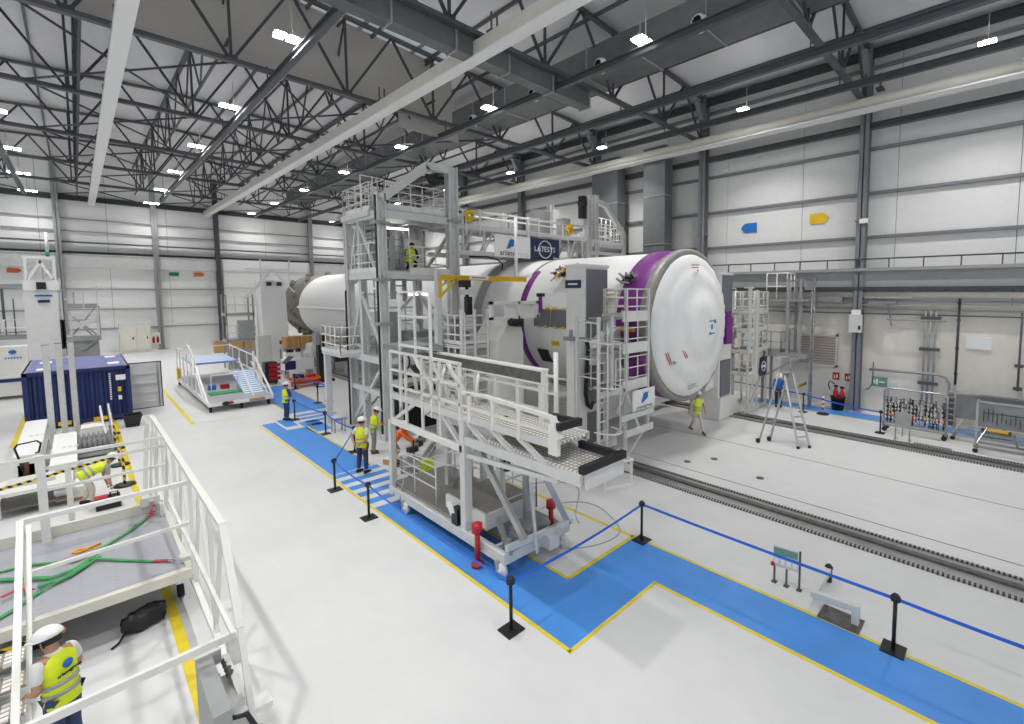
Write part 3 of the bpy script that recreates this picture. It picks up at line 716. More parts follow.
part('hoist', 'black', g, lambda m: (m.ball((11.0,AY+.3,11.2),.28,10,(1.3,1,.9)), m.cyl((10.6,AY+.3,11.3),(11.5,AY+.3,11.35),.12,10), m.bar((11.1,AY+.3,11.85),(11.1,AY+.3,11.3),.08)))
part('tube_lamp', 'tubelamp', g, lambda m: m.bar((9.2,AY+1.3,9.0),(10.2,AY+1.3,9.02),.1,.07))
part('tube_lamp', 'tubelamp', g, lambda m: m.bar((10.0,AY+1.0,6.1),(11.0,AY+1.0,6.1),.12,.08))
part('gas_cylinders', 'lgrey', g, lambda m: [m.lathe([(0,2.2),(.1,2.15),(.19,1.9),(.19,0),(0,0)], (10.2+.42*k,AY+2.6,7.06), 'z', 12) for k in range(4)])
part('cabinet', 'mgrey', g, lambda m: (m.box((AX+.5,AY+2.6,7.06),(AX+1.1,AY+3.4,8.4)), m.box((9.0,AY+1.5,3.5),(9.7,AY+2.2,5.3)), m.box((10.0,AY+.9,3.5),(11.4,AY+2.2,4.4))))
part('counterweight', 'mgrey', g, lambda m: (m.box((9.6,18.9,3.5),(11.2,19.6,4.2)), m.prism([(10.6,18.6,3.9),(12.0,18.6,3.7),(12.0,18.6,4.4),(11.2,18.6,4.6)], (0,.6,0))))
part('lower_frame', 'lgrey', g, lambda m: (m.bar((AX,AY,2.4),(CX,AY,2.4),.18,.2), m.bar((AX,BY,1.9),(CX,BY,1.9),.18,.2), m.bar((AX,AY,1.9),(AX,BY,1.9),.18,.2), m.bar((9.2,AY+.4,0),(9.2,AY+.4,3.2),.12), m.bar((9.3,AY+1.3,0),(8.9,AY+.6,2.6),.1), m.cbox((9.2,AY+.4,.02),(.3,.3,.04))))
part('dark_cabin', ['black','mgrey'], g, lambda m: (m.box((9.3,AY+.6,0),(11.3,AY+2.6,2.5)), setattr(m,'mi',1), m.box((9.25,AY+.5,2.0),(11.2,AY+.62,2.2)), m.box((9.25,AY+.5,2.5),(11.35,AY+2.65,2.62))))

part('inner_frame', 'white', g, lambda m: (m.rail([(9.0,BY-.4,7.05),(CX,BY-.4,7.05)], 2.3, .04, (.25,.5,.75), .8), m.rail([(10.2,AY+1.2,7.05),(10.2,BY-.4,7.05)], 2.2, .035, (.5,), .7)))
part('inner_frame', 'white', g, lambda m: (m.rail([(9.0,BY-.4,3.5),(CX,BY-.4,3.5)], 2.6, .04, (.25,.5,.75), .8), m.rail([(10.4,AY+1.0,3.5),(10.4,BY,3.5)], 1.2, .03, (.5,), .6)))
part('toe_board', 'white', g, lambda m: m.box((9.55,AY-.1,6.95),(CX-.2,AY-.06,7.25)))
part('white_panel', 'white', g, lambda m: m.box((10.5,AY+2.2,7.05),(11.3,AY+2.3,8.7)))
st = thing('access_stairs', 'white railed access stairs between the gantry tower and the cradle housing', 'stairs', (10.8,17.2,0))
for z in (1.4, 2.8, 4.1):
    part('deck', ['lgrey','grate'], st, lambda m: (m.box((10.1,16.2,z-.1),(11.3,16.26,z+.1)), m.box((10.1,16.2,z-.1),(10.16,18.2,z+.1)), setattr(m,'mi',1), m.box((10.1,16.2,z-.03),(11.3,18.2,z+.02))))
    part('guard_rail', 'white', st, lambda m: m.rail([(10.1,18.2,z),(10.1,16.2,z),(11.3,16.2,z)], 1.15, .035, (.33,.66), .5, .15))
for x in (10.1, 10.7, 11.3):
    for y in (16.2, 18.2): part('upright', 'white', st, lambda m: m.bar((x,y,0),(x,y,5.5),.09))
part('ladder', 'white', st, lambda m: m.ladder((10.4,16.1,.1),(10.4,16.1,5.4),.45,(1,0,0),.03,.3))
# jib crane
j = thing('jib_crane', 'yellow jib crane arm with a black chain hoist hung beside the tower', 'crane', (9.95,17.6,0))
part('post', 'lgrey', j, lambda m: (m.bar((9.9,17.6,0),(9.9,17.6,7.1),.19), m.cbox((9.85,17.6,.03),(.7,.7,.06))))
part('jib_arm', 'jyellow', j, lambda m: (m.ibeam((9.85,17.55,6.8),(14.5,17.55,6.8),.18,.22,.04), m.bar((9.95,17.5,6.0),(10.7,17.5,6.75),.08), m.bar((9.95,17.5,5.95),(9.95,17.5,6.75),.12), m.bar((9.95,17.5,6.4),(10.4,17.5,6.7),.06)))
part('capacity_plate', ['swhite','black'], j, lambda m: (m.box((11.3,17.45,6.74),(12.3,17.46,6.9)), setattr(m,'mi',1), [m.box((11.45+.09*k,17.445,6.79),(11.5+.09*k,17.45,6.85)) for k in range(8)]))
hoist = part('chain_hoist', 'black', j, lambda m: (m.cbox((11.1,17.5,6.55),(.42,.3,.3)), m.box((11.12,17.35,5.15),(11.36,17.6,6.0)), m.cyl((11.2,17.5,6.0),(11.2,17.5,6.4),.08,6)))
part('hoist_body', 'lgrey', hoist, lambda m: m.cbox((11.15,17.45,6.2),(.5,.3,.22)))

# bridge over the rocket with two banners
b = thing('gantry_bridge', 'grey lattice bridge with handrails spanning over the rocket', 'bridge', (16.2,20.5,8.0))
part('bottom_beam', 'lgrey', b, lambda m: (m.bar((CX,19.3,8.05),(21.8,19.3,8.1),.16,.2), m.bar((CX,21.5,8.05),(21.8,21.5,8.1),.16,.2)))
part('top_beam', 'lgrey', b, lambda m: (m.bar((CX,19.3,9.25),(21.8,19.3,9.3),.16,.2), m.bar((CX,21.5,9.25),(21.8,21.5,9.3),.16,.2), m.box((CX,19.3,9.36),(21.8,21.5,9.42))))
for k in range(9):
    x = 12.2 + k*1.15
    part('web', 'lgrey', b, lambda m: (m.bar((x,19.3,8.1),(x,19.3,9.3),.08), m.bar((x,19.3,8.1),(x+.6,19.3,9.25),.07), m.bar((x,21.5,8.1),(x+.6,21.5,9.25),.08)))
part('handrail', 'white', b, lambda m: (m.tube([(12.0,19.2,10.0),(20.6,19.2,10.05)], .06, 8), m.tube([(12.1,21.5,10.2),(20.6,21.5,10.2)], .05, 8), [m.bar((x,19.2,9.3),(x,19.2,10.05),.06) for x in (12.15,16.0,18.6,20.5)]))
part('hanger_frame', 'white', b, lambda m: [m.tube([(x,19.15,8.9),(x,19.15,10.1),(x+.75,19.15,10.1),(x+.75,19.15,8.9)], .05, 6) for x in (12.3, 16.0)])
part('cable', 'black', b, lambda m: m.tube([(12.4,19.1,7.85),(13.4,19.1,7.9),(14.0,19.1,7.8),(14.3,19.1,7.6),(14.25,19.1,7.3)], .04, 6))
part('hose_reel', 'jyellow', b, lambda m: [m.tube([(x+.18*math.cos(a)*(1+.3*math.sin(3*a)), 19.1+.08*math.sin(5*a), 9.75+.22*math.sin(a)) for a in [2*PI*i/20 for i in range(20)]], .09, 6, True) for x in (12.45, 19.05)])
part('hanging_pole', ['swhite','sgreen'], b, lambda m: (m.cyl((14.75,18.6,6.1),(14.75,18.6,9.9),.08,8), setattr(m,'mi',1), m.cyl((14.75,18.6,5.6),(14.75,18.6,6.1),.09,8), m.bar((14.75,18.6,9.85),(14.75,19.2,9.9),.07)))
s1 = thing('banner', 'white banner with a blue bird-like emblem hung on the bridge', 'banner', (15,19.12,8.45))
part('banner_board', 'swhite', s1, lambda m: m.box((13.85,19.1,7.95),(16.1,19.14,9.05)))
def emblem(parent, cx, cy, cz, s, xd=(1,0,0), m_='sblue'):
    x = V(xd); y = V((0,0,1)); nrm = x.cross(y); o = V((cx,cy,cz)); mb = MB()
    def P(a, b): return o + x*a*s + y*b*s
    mb.prism([P(math.cos(2*PI*k/20)*.36+.1, math.sin(2*PI*k/20)*.36+.12) for k in range(20)], nrm*.012)
    mb.prism([P(a,b) for a, b in ((-.62,-.5),(-.25,-.42),(.05,-.25),(.2,-.05),(-.1,.3),(-.35,.0))], nrm*.014)
    mb.prism([P(a,b) for a, b in ((.25,.35),(.5,.5),(.62,.62),(.42,.32),(.35,.1))], nrm*.016)
    return obj('emblem', mb, m_, parent)
emblem(s1, 14.85, 19.085, 8.62, .52)
text('ariane', .4, (14.62,19.09,8.16), (1,0,0), (0,0,1), 'navy', s1); text('group', .4, (15.55,19.09,8.16), (1,0,0), (0,0,1), 'lgrey', s1)
s2 = thing('banner', 'navy banner with a ringed white company name hung on the bridge', 'banner', (17.2,19.12,8.45))
part('banner_board', 'navy', s2, lambda m: m.box((16.12,19.1,7.92),(18.2,19.14,9.08)))
text('LATESYS', .4, (17.13,19.09,8.5), (1,0,0), (0,0,1), 'swhite', s2); text('Fives', .2, (17.95,19.09,8.06), (1,0,0), (0,0,1), 'swhite', s2)
part('ring_mark', 'swhite', s2, lambda m: m.tube([(17.15+.46*math.cos(a),19.09,8.5+.46*math.sin(a)) for a in [2*PI*k/28 for k in range(28)]], .025, 5, True))

# right gantry tower, mirrored
h = thing('gantry_tower', 'light grey gantry tower with a small railed deck beyond the rocket, right of the banners', 'gantry tower', (22.5,21,0))
for x, y, z, w in ((20.75,19.3,12.0,.42),(21.5,19.35,12.1,.3),(17.6,23.4,11.0,.34),(18.1,23.4,11.0,.2),(24.2,19.3,10.0,.26),(24.2,23.4,10.0,.26),(21.5,23.4,12.0,.36)):
    part('column', 'lgrey', h, lambda m: m.ibeam((x,y,0 if x > 20.5 else 8.1),(x,y,z), w, w, .05, up=(1,0,0)))
part('sloping_beam', 'lgrey', h, lambda m: (m.bar((21.5,19.3,11.75),(22.4,19.3,11.6),.26,.28), m.bar((22.35,19.3,11.65),(24.3,19.3,9.85),.26,.28)))
part('deck', 'lgrey', h, lambda m: (m.box((20.6,19.3,9.0),(24.2,23.4,9.2)), m.bar((20.6,19.25,8.6),(24.2,19.25,8.6),.1,.2), m.box((20.6,19.3,5.9),(24.2,23.4,6.1)), m.box((20.6,19.3,3.0),(24.2,23.4,3.2))))
part('guard_rail', 'white', h, lambda m: (m.rail([(21.8,19.25,9.2),(24.1,19.25,9.2),(24.1,23.3,9.2)], 1.2, .03, (.33,.66), .5, .2)))
part('guard_rail', 'white', h, lambda m: m.rail([(21.8,19.9,9.2),(23.6,19.9,9.2)], 1.7, .03, (.33,.66), .5, .2))
part('brace', 'lgrey', h, lambda m: (m.bar((21.6,19.3,6.2),(24.2,19.3,8.9),.12), m.bar((24.2,19.3,.2),(21.6,19.3,2.9),.12), m.bar((21.6,19.3,3.2),(24.2,19.3,5.9),.12)))
part('hoist', 'black', h, lambda m: (m.cbox((20.3,19.3,11.2),(.35,.35,1.3)), m.ball((20.25,19.25,11.4),.3,8)))
part('control_cabinet', 'mgrey', h, lambda m: (m.box((18.9,21.8,9.6),(20.0,22.4,11.2)), m.box((19.6,20.2,9.6),(20.2,20.8,10.6))))
part('white_locker', 'white', h, lambda m: m.box((20.0,21.5,9.6),(20.5,22.0,11.3)))
# ------------------------------------------------------------------ gangway on its rolling cart
GX, GF = 5.9, 7.0
g = thing('access_gangway', 'long white railed gangway reaching towards the rocket cap, carried on the grated cart', 'gangway', (6.5,9.5,2.4))
def near_frame(m):
    for z in (3.55,4.0,4.52): m.bar((GX,13.2,z),(GX,9.55,z),.06,.07)
    for y in (13.2,12.3,11.4,10.5,9.6): m.bar((GX,y,2.45),(GX,y,4.52),.06)
    m.bar((GX,13.2,2.5),(GX,9.5,2.5),.1,.16)
part('side_frame', 'white', g, near_frame)
def far_frame(m):
    for z in (3.5,3.95): m.bar((GF,13.4,z),(GF,7.9,z),.05,.07)
    for y in (13.3,12.4,11.5,10.6,9.7,8.8,7.95): m.bar((GF,y,2.5),(GF,y,4.3),.08,.12)
    m.bar((GF,13.2,2.5),(GF,6.2,2.6),.1,.16)
part('side_frame', 'white', g, far_frame)
for y in (12.85,12.05,11.2,10.35):
    part('curved_post', 'white', g, lambda m: m.tube([(GX+.12,y,4.5),(GX+.2,y-.1,4.2),(GX+.4,y-.25,3.8),(GX+.45,y-.3,3.2)], .06, 6))
    part('curved_post', 'white', g, lambda m: m.tube([(GF-.05,y,4.1),(GF-.2,y-.1,3.8),(GF-.2,y-.1,3.2)], .05, 6))
part('guide_beam', ['iron','white'], g, lambda m: (m.box((GF-.08,7.9,4.14),(GF+.12,13.7,4.4)), setattr(m,'mi',1), m.box((GF-.1,7.85,4.4),(GF+.14,13.75,4.44)), m.box((GF-.1,7.85,4.1),(GF+.14,13.75,4.14))))
part('upper_deck', ['perf','lgrey'], g, lambda m: (m.box((GX+.1,6.5,3.2),(GF,13.2,3.25)), setattr(m,'mi',1), m.bar((GX+.02,13.2,3.25),(GX+.02,9.5,3.25),.08,.18), m.bar((GX+.02,9.5,3.25),(GX+.02,6.4,3.28),.06,.14), m.bar((GF,13.2,3.2),(GF,6.5,3.2),.08,.16)))
part('lower_deck', ['perf','lgrey'], g, lambda m: (m.box((GX+.05,5.62,2.86),(GF-.02,8.6,2.9)), setattr(m,'mi',1), m.bar((GX+.02,9.5,2.72),(GX+.02,5.65,2.78),.1,.2), m.bar((GF-.05,9.5,2.72),(GF-.05,5.65,2.78),.1,.2)))
part('end_plate', 'lgrey', g, lambda m: m.box((GX+.05,5.56,2.62),(GF+.02,5.62,2.93)))
part('near_hand_rail', 'white', g, lambda m: (m.bar((GX,9.5,3.85),(GX,8.6,3.9),.06,.07), m.bar((GX,8.6,3.9),(GX,6.4,3.82),.07,.08), m.bar((GX,6.4,3.84),(GX,6.2,3.45),.1,.1), m.bar((GX,9.5,3.55),(GX,6.4,3.52),.04,.06), m.box((GX-.03,6.25,3.1),(GX+.06,6.5,3.7)), [m.bar((GX,y,3.2),(GX,y,3.88),.06,.1) for y in (9.2,8.3,7.4)]))
part('bumper', 'black', g, lambda m: (m.bar((GX-.05,6.2,3.68),(6.45,6.2,3.68),.11,.14), m.bar((6.4,6.15,3.66),(6.4,6.9,3.66),.1,.12)))
part('bumper', 'black', g, lambda m: (m.bar((GX-.08,5.58,3.02),(GF+.05,5.58,3.02),.13,.14), m.bar((GF-.15,5.58,3.04),(GF-.15,6.6,3.04),.11,.14)))
part('end_post', 'white', g, lambda m: m.cyl((7.1,7.58,2.9),(7.1,7.58,4.85),.055,10))
part('end_post', 'white', g, lambda m: (m.bar((GF,7.9,2.6),(GF,7.9,4.45),.14,.18), m.bar((GF,7.9,4.3),(7.1,7.58,4.3),.05), m.bar((GF,7.9,3.9),(7.1,7.58,3.9),.05)))
for x in (GX+.05, GF-.1):
    for p, q in (((x,9.5,3.2),(x,8.5,2.72)), ((x,8.5,3.2),(x,7.5,2.74)), ((x,7.5,3.2),(x,6.5,2.76)), ((x,9.5,2.35),(x,6.3,2.6)), ((x,13.2,2.5),(x,11.9,3.2)), ((x,10.6,3.2),(x,9.6,2.5))):
        part('truss_member', 'lgrey', g, lambda m: m.bar(p, q, .07, .1))
part('tall_end_frame', 'white', g, lambda m: (m.bar((GX,12.6,3.0),(GX+.02,12.6,6.3),.06), m.bar((GX,10.9,3.0),(GX,10.9,6.2),.06), m.bar((GX,11.7,4.5),(GX,11.7,6.2),.05), [m.bar((GX,12.6,z),(GX,10.9,z),.06) for z in (6.2,5.55,4.75)]))
part('folded_cover', 'galv', g, lambda m: m.prism([(6.0,12.4,4.5),(7.1,12.4,4.5),(7.1,12.4,4.62),(6.9,12.4,4.7),(6.0,12.4,4.66)], (0,1.5,0)))
part('hand_wheel', 'black', g, lambda m: m.tube([(GX+.05,12.35+.2*math.cos(a),4.3+.2*math.sin(a)) for a in [2*PI*k/14 for k in range(14)]], .025, 5, True))
for y in (12.8,9.0,7.2): part('yellow_grip', 'hazard', g, lambda m: m.bar((GX+.6,y,3.27),(GX+.6,y-.4,3.31),.05))

c = thing('grated_cart', 'grey wheeled cart with grated decks and tall legs, standing on the blue walkway', 'cart', (6.8,10.6,0))
part('chassis', 'lgrey', c, lambda m: (m.bar((5.9,13.4,.42),(5.9,7.9,.42),.14,.24), m.bar((7.75,13.4,.42),(7.75,7.9,.42),.14,.24), [m.bar((5.9,y,.42),(7.75,y,.42),.14,.22) for y in (13.4,11.5,9.6,7.95)]))
part('deck', 'grate', c, lambda m: m.box((5.95,9.9,.56),(7.75,13.4,.62)))
part('raised_deck', ['grate','lgrey'], c, lambda m: (m.box((6.1,8.9,1.0),(7.5,10.6,1.05)), setattr(m,'mi',1), m.box((6.06,8.86,.66),(7.54,8.92,1.04)), m.box((6.04,8.88,.7),(6.1,10.6,1.04)), m.box((7.5,8.88,.7),(7.56,10.6,1.04))))
for x, y, z in ((5.92,13.3,2.5),(7.7,13.3,2.5),(5.95,9.5,3.2),(6.95,9.5,2.7),(6.95,12.0,2.5),(7.6,11.2,2.3)):
    part('leg', 'lgrey', c, lambda m: m.bar((x,y,.3),(x,y,z),.15 if (x,y) != (5.95,9.5) else .2))
for p, q in (((5.98,9.2,2.8),(6.3,7.78,.75)), ((6.95,8.3,2.5),(7.65,7.75,.6)), ((6.95,8.5,.5),(6.95,8.5,2.6)), ((6.2,8.6,1.0),(6.0,7.9,.45)), ((6.95,11.9,.6),(7.6,10.8,2.3))):
    part('inclined_leg', 'alu', c, lambda m: m.bar(p, q, .1, .13))
part('front_frame', 'lgrey', c, lambda m: (m.bar((5.9,7.9,.66),(7.75,7.75,.66),.1,.12), m.bar((6.0,8.4,.45),(7.7,8.4,.45),.1,.1), m.bar((6.9,7.9,.4),(6.9,9.0,.4),.12), m.box((6.9,7.6,.3),(7.2,8.0,.6)), m.bar((6.6,7.7,.35),(6.6,7.9,1.9),.05)))
part('front_box', 'alu', c, lambda m: (m.box((6.75,8.1,.5),(7.3,8.6,.75)), m.box((6.4,8.1,.45),(6.8,8.5,.62))))
part('guard_rail', 'lgrey', c, lambda m: m.rail([(6.0,13.3,.62),(6.0,11.0,.62)], 1.0, .022, (.45,.75), 1.1))
part('guard_rail', 'lgrey', c, lambda m: m.rail([(6.7,9.0,.62),(7.7,9.0,.62),(7.7,12.9,.62)], 1.0, .022, (.5,), 1.0))
part('guard_rail', 'lgrey', c, lambda m: (m.tube([(6.05,12.9,1.6),(6.2,10.8,1.7),(6.9,10.5,1.5)], .022, 6), m.tube([(7.5,10.6,1.05),(7.5,10.6,2.0),(6.5,10.6,2.1),(6.2,11.6,1.7)], .022, 6)))
part('step', 'alu', c, lambda m: m.ladder((5.82,12.9,.3),(5.95,12.9,.9),.4,(0,1,0),.025,.2))
for x, y in ((5.84,12.5),(5.84,8.1),(7.7,12.5),(7.55,7.95)):
    w = part('caster', 'mgrey', c, lambda m: m.bar((x,y,.36),(x,y-.05,.18),.16,.1))
    part('wheel', 'lgrey', w, lambda m: (m.cyl((x-.05,y-.1,.16),(x+.05,y-.1,.16),.16,16), m.cyl((x-.08,y-.1,.16),(x+.08,y-.1,.16),.06,8)))
for x, y in ((5.74,8.75),(7.65,8.38)):
    part('screw_jack', 'red', c, lambda m: (m.cyl((x,y,.05),(x,y,.95),.06,10), m.cyl((x,y,.8),(x,y,1.0),.12,10), m.cyl((x,y,.0),(x,y,.08),.14,12)))
part('document_board', 'swhite', c, lambda m: m.bar((5.86,9.95,.75),(5.8,10.05,1.08),.24,.02,up=(1,0,0)))
part('cable_bundle', 'black', c, lambda m: m.box((5.84,9.75,.5),(6.02,10.0,.95)))
part('hazard_tape', 'hazard', c, lambda m: (m.bar((7.7,13.3,2.3),(7.7,11.6,2.3),.1,.12), m.bar((7.0,9.3,1.7),(7.0,9.3,2.0),.13)))

# ------------------------------------------------------------------ access tower with caged ladder beside the rocket cap
a = thing('access_tower', 'white access tower with caged ladder and white sign, left of the rocket cap', 'access tower', (12.2,9.9,0))
x0, x1, ya, yb = 11.0, 13.75, 9.8, 10.75
for x, y, z0, z1 in ((x1,ya,1.3,6.35),(12.45,ya,0,6.3),(11.05,ya,0,5.4),(11.05,yb,0,5.4),(12.45,yb,0,6.3),(x1,yb,1.3,5.4),(11.7,ya,2.8,5.4)):
    part('upright', 'lgrey', a, lambda m: m.bar((x,y,z0),(x,y,z1),.09))
for z in (2.9, 4.2, 5.3):
    part('deck', ['white','grate'], a, lambda m: (m.box((12.3,ya-.02,z-.12),(x1,ya+.06,z+.24)), m.box((12.3,yb-.06,z-.1),(x1,yb,z+.14)), m.box((x1-.05,ya,z-.1),(x1,yb,z+.14)), setattr(m,'mi',1), m.box((11.6,ya,z-.02),(x1-.02,yb,z+.03))))
part('landing', ['lgrey','grate'], a, lambda m: (m.box((11.0,ya-.02,2.75),(12.4,ya+.05,2.9)), m.box((11.9,ya-.28,1.85),(x1,ya-.2,2.05)), m.box((12.2,ya-.26,1.25),(x1,ya-.2,1.5))))
part('guard_rail', 'white', a, lambda m: m.rail([(x1,ya,4.2),(12.5,ya,4.2),(12.5,yb,4.2)], 1.15, .025, (.33,.66), .7, .15))
part('guard_rail', 'white', a, lambda m: m.rail([(x1,yb,5.3),(12.4,yb,5.3),(12.4,ya,5.3),(x1,ya,5.3)], 1.0, .025, (.4,.7), .7))
part('guard_rail', 'white', a, lambda m: m.rail([(x1,ya,2.85),(11.9,ya,2.85)], 1.1, .025, (.33,.66), .7))
part('guard_rail', 'white', a, lambda m: m.rail([(11.05,ya,2.8),(11.05,yb,2.8),(12.4,yb,2.8)], 2.4, .025, (.25,.5,.75), .7))
part('brace', 'lgrey', a, lambda m: (m.bar((x1,ya,1.35),(12.45,ya,.4),.07), m.bar((x1-.1,yb,1.35),(12.45,yb,.4),.07), m.bar((12.0,ya,2.1),(12.45,ya,2.8),.06), m.bar((13.0,ya-.2,1.4),(12.3,ya-.2,2.7),.06)))
part('ladder', 'white', a, lambda m: m.ladder((11.15,ya-.1,.1),(11.15,ya-.1,5.2),.45,(1,0,0),.028,.3))
for z in (1.75, 3.2, 4.6):
    part('cage_hoop', 'white', a, lambda m: m.tube([(11.15+.42*math.cos(t),ya-.1-.7*max(0,math.sin(t)),z) for t in [PI*k/12 for k in range(13)]], .025, 6))
part('cage_bar', 'white', a, lambda m: [m.tube([(11.15+.42*math.cos(t),ya-.1-.7*math.sin(t),1.75),(11.15+.42*math.cos(t),ya-.1-.7*math.sin(t),4.6)], .022, 6) for t in (.7, 2.4)])
part('base_beam', 'white', a, lambda m: (m.bar((11.0,ya,.12),(12.5,ya,.12),.12,.2), m.bar((11.0,yb,.12),(12.5,yb,.12),.12,.2), m.bar((12.4,ya-.3,.12),(12.4,yb+.2,.12),.2,.24), m.bar((11.0,ya,.12),(11.0,yb,.12),.1,.2)))
part('red_white_marker', 'redwhite', a, lambda m: m.cyl((11.75,ya-.05,.35),(11.75,ya-.05,.9),.07,8))
part('foot_frame', 'white', a, lambda m: (m.bar((10.6,9.2,.06),(11.6,8.8,.06),.1), m.bar((10.65,9.2,0),(10.65,9.2,.9),.07), m.bar((11.55,8.85,0),(11.55,8.85,.9),.07), m.bar((10.6,9.2,.85),(11.6,8.8,.85),.07), m.bar((10.65,9.2,.85),(11.0,ya,.85),.07), m.bar((11.55,8.85,.85),(12.0,ya,.85),.07)))
sg = part('sign_board', 'swhite', a, lambda m: m.box((12.45,ya-.34,2.12),(13.72,ya-.3,2.82)))
emblem(a, 13.1, ya-.36, 2.53, .36)
text('arianegroup', .2, (13.08,ya-.36,2.22), (1,0,0), (0,0,1), 'mgrey', a)

# ------------------------------------------------------------------ scaffold right of the cap
s = thing('access_tower', 'white railed scaffold with a navy sign, right of the rocket cap', 'access tower', (23.3,10.4,0))
x0, x1, ya, yb = 22.6, 25.0, 9.9, 11.3
for x in (x0, (x0+x1)/2, x1):
    for y in (ya, yb): part('upright', 'lgrey', s, lambda m: m.bar((x,y,.1),(x,y,6.2),.09))
part('upright', 'white', s, lambda m: m.bar((23.35,ya-.08,1.6),(23.35,ya-.08,6.3),.16))
part('upright', 'lgrey', s, lambda m: (m.bar((22.6,ya-.05,3.2),(22.6,ya-.05,6.4),.3,.1), m.cbox((22.6,ya,6.42),(.5,.3,.08))))
for z in (1.95, 3.1, 4.2, 5.1):
    part('deck', ['lgrey','grate'], s, lambda m: (m.box((x0,ya,z-.08),(x1,ya+.05,z+.16)), m.box((x0,ya,z-.08),(x0+.05,yb,z+.16)), setattr(m,'mi',1), m.box((x0,ya,z-.02),(x1,yb,z+.02))))
    part('guard_rail', 'white', s, lambda m: m.rail([(x0,yb,z),(x0,ya,z),(x1,ya,z),(x1,yb,z)], 1.1, .028, (.33,.66), .55, .15))
part('guard_rail', 'white', s, lambda m: m.rail([(x0+.2,yb+.6,.2),(x1+.3,yb+.6,.2)], 6.2, .035, (.2,.4,.6,.8), .5))
part('brace', 'lgrey', s, lambda m: (m.bar((23.0,ya,.15),(24.4,ya,1.8),.08), m.bar((22.55,ya,.15),(23.4,ya,1.8),.07), m.bar((24.4,ya+.6,.1),(24.4,ya,1.8),.06)))
part('base_beam', 'lgrey', s, lambda m: (m.bar((22.2,ya,.1),(25.0,ya,.1),.12,.16), m.bar((22.2,yb,.1),(25.0,yb,.1),.12,.16)))
part('sign_board', ['navy','swhite'], s, lambda m: (m.box((23.9,ya-.12,1.75),(24.8,ya-.08,2.75)), setattr(m,'mi',1), m.tube([(24.35+.25*math.cos(t),ya-.13,2.25+.25*math.sin(t)) for t in [2*PI*k/16 for k in range(16)]], .025, 5, True), m.box((24.05,ya-.13,2.18),(24.65,ya-.12,2.3))))
s = thing('wall_platform', 'grey railed platform with a ladder by the panel wall, behind the scaffold', 'platform', (26.0,9.0,0))
part('deck', ['mgrey','grate'], s, lambda m: (m.box((25.2,7.9,2.7),(26.6,10.3,2.95)), setattr(m,'mi',1), m.box((25.2,7.9,2.95),(26.6,10.3,2.98))))
part('guard_rail', 'mgrey', s, lambda m: m.rail([(25.2,10.3,2.95),(25.2,9.2,2.95),(25.2,9.2,2.95),(26.5,9.2,2.95)], 1.1, .03, (.5,), .6, .15))
for x, y in ((25.25,8.9),(25.4,8.3),(26.5,8.9),(26.5,8.0)): part('upright', 'mgrey', s, lambda m: m.bar((x,y,2.9),(x,y,6.9),.14))
part('upper_deck', 'mgrey', s, lambda m: (m.box((25.2,8.0,5.7),(26.6,10.1,5.8)), m.box((25.2,8.0,6.3),(26.5,8.06,6.8)), [m.bar((25.2,8.9,z),(26.5,8.9,z),.06) for z in (4.2,5.2,6.8)]))
part('guard_rail', 'white', s, lambda m: m.rail([(25.3,10.1,5.8),(25.3,9.0,5.8),(26.4,9.0,5.8)], 1.4, .03, (.5,), .6))
part('ladder', 'alu', s, lambda m: m.ladder((25.9,7.85,.1),(25.9,7.85,6.4),.45,(1,0,0),.03,.35))
part('leg', 'mgrey', s, lambda m: (m.bar((25.3,10.2,0),(25.3,10.2,2.8),.12), m.bar((26.5,10.2,0),(26.5,10.2,2.8),.12), m.bar((26.5,8.0,0),(26.5,8.0,2.8),.1)))
part('diagonal_strut', 'mgrey', s, lambda m: m.bar((25.2,8.2,2.75),(25.2,10.2,1.5),.1))
part('hazard_edge', 'hazard', s, lambda m: m.box((25.2,8.2,1.15),(26.4,8.25,1.3)))
# ------------------------------------------------------------------ floor markings
def slab(name, poly, m, z=.004, label=None):
    mb = MB(); mb.prism([(x,y,-.01) for x, y in poly], (0,0,.01+z))
    o = struct(name, mb, m); o['label'] = label or name.replace('_',' '); return o
def strip(p, q, w=.075, m='yellow', z=.006):
    mb = MB(); mb.bar((p[0],p[1],0),(q[0],q[1],0), w, 2*z)
    o = struct('trim_%d' % STR[0], mb, m); STR[0] += 1; return o
STR = [200]
slab('floor_marking', [(5.4,13.4),(6.8,13.4),(6.8,6.86),(9.1,6.86),(9.1,-4),(7.95,-4),(7.95,5.45),(5.4,5.45)], 'blue', label='blue walkway painted on the floor under the cart, turning past the barrier posts')
slab('floor_marking', [(5.45,16.9),(6.75,16.9),(6.75,24.0),(6.0,24.0),(6.0,25.9),(5.45,25.9)], 'blue', label='blue walkway block painted on the floor by the two standing workers')
slab('floor_marking', [(6.1,24.6),(6.6,24.6),(6.6,26.2),(6.1,26.2)], 'blue')
slab('floor_marking', [(6.7,22.8),(7.5,22.8),(7.5,25.0),(6.7,25.0)], 'blue')
for k in range(5): slab('floor_marking', [(5.42,13.75+.68*k),(6.9,13.75+.68*k),(6.9,14.1+.68*k),(5.42,14.1+.68*k)], 'blue', label='blue crossing bar painted across the walkway')
for k in range(4): slab('floor_marking', [(7.0,24.0+.75*k),(8.6,24.0+.75*k),(8.6,24.4+.75*k),(7.0,24.4+.75*k)], 'blue', label='blue crossing bar painted near the tower foot')
slab('floor_marking', [(7.0,27.2),(8.8,27.2),(8.8,36),(7.0,36)], 'blue', label='blue walkway painted on the floor beyond the tower')
slab('floor_marking', [(25.3,-4),(26.5,-4),(26.5,11),(25.3,11)], 'blue', label='blue walkway painted along the panel wall')
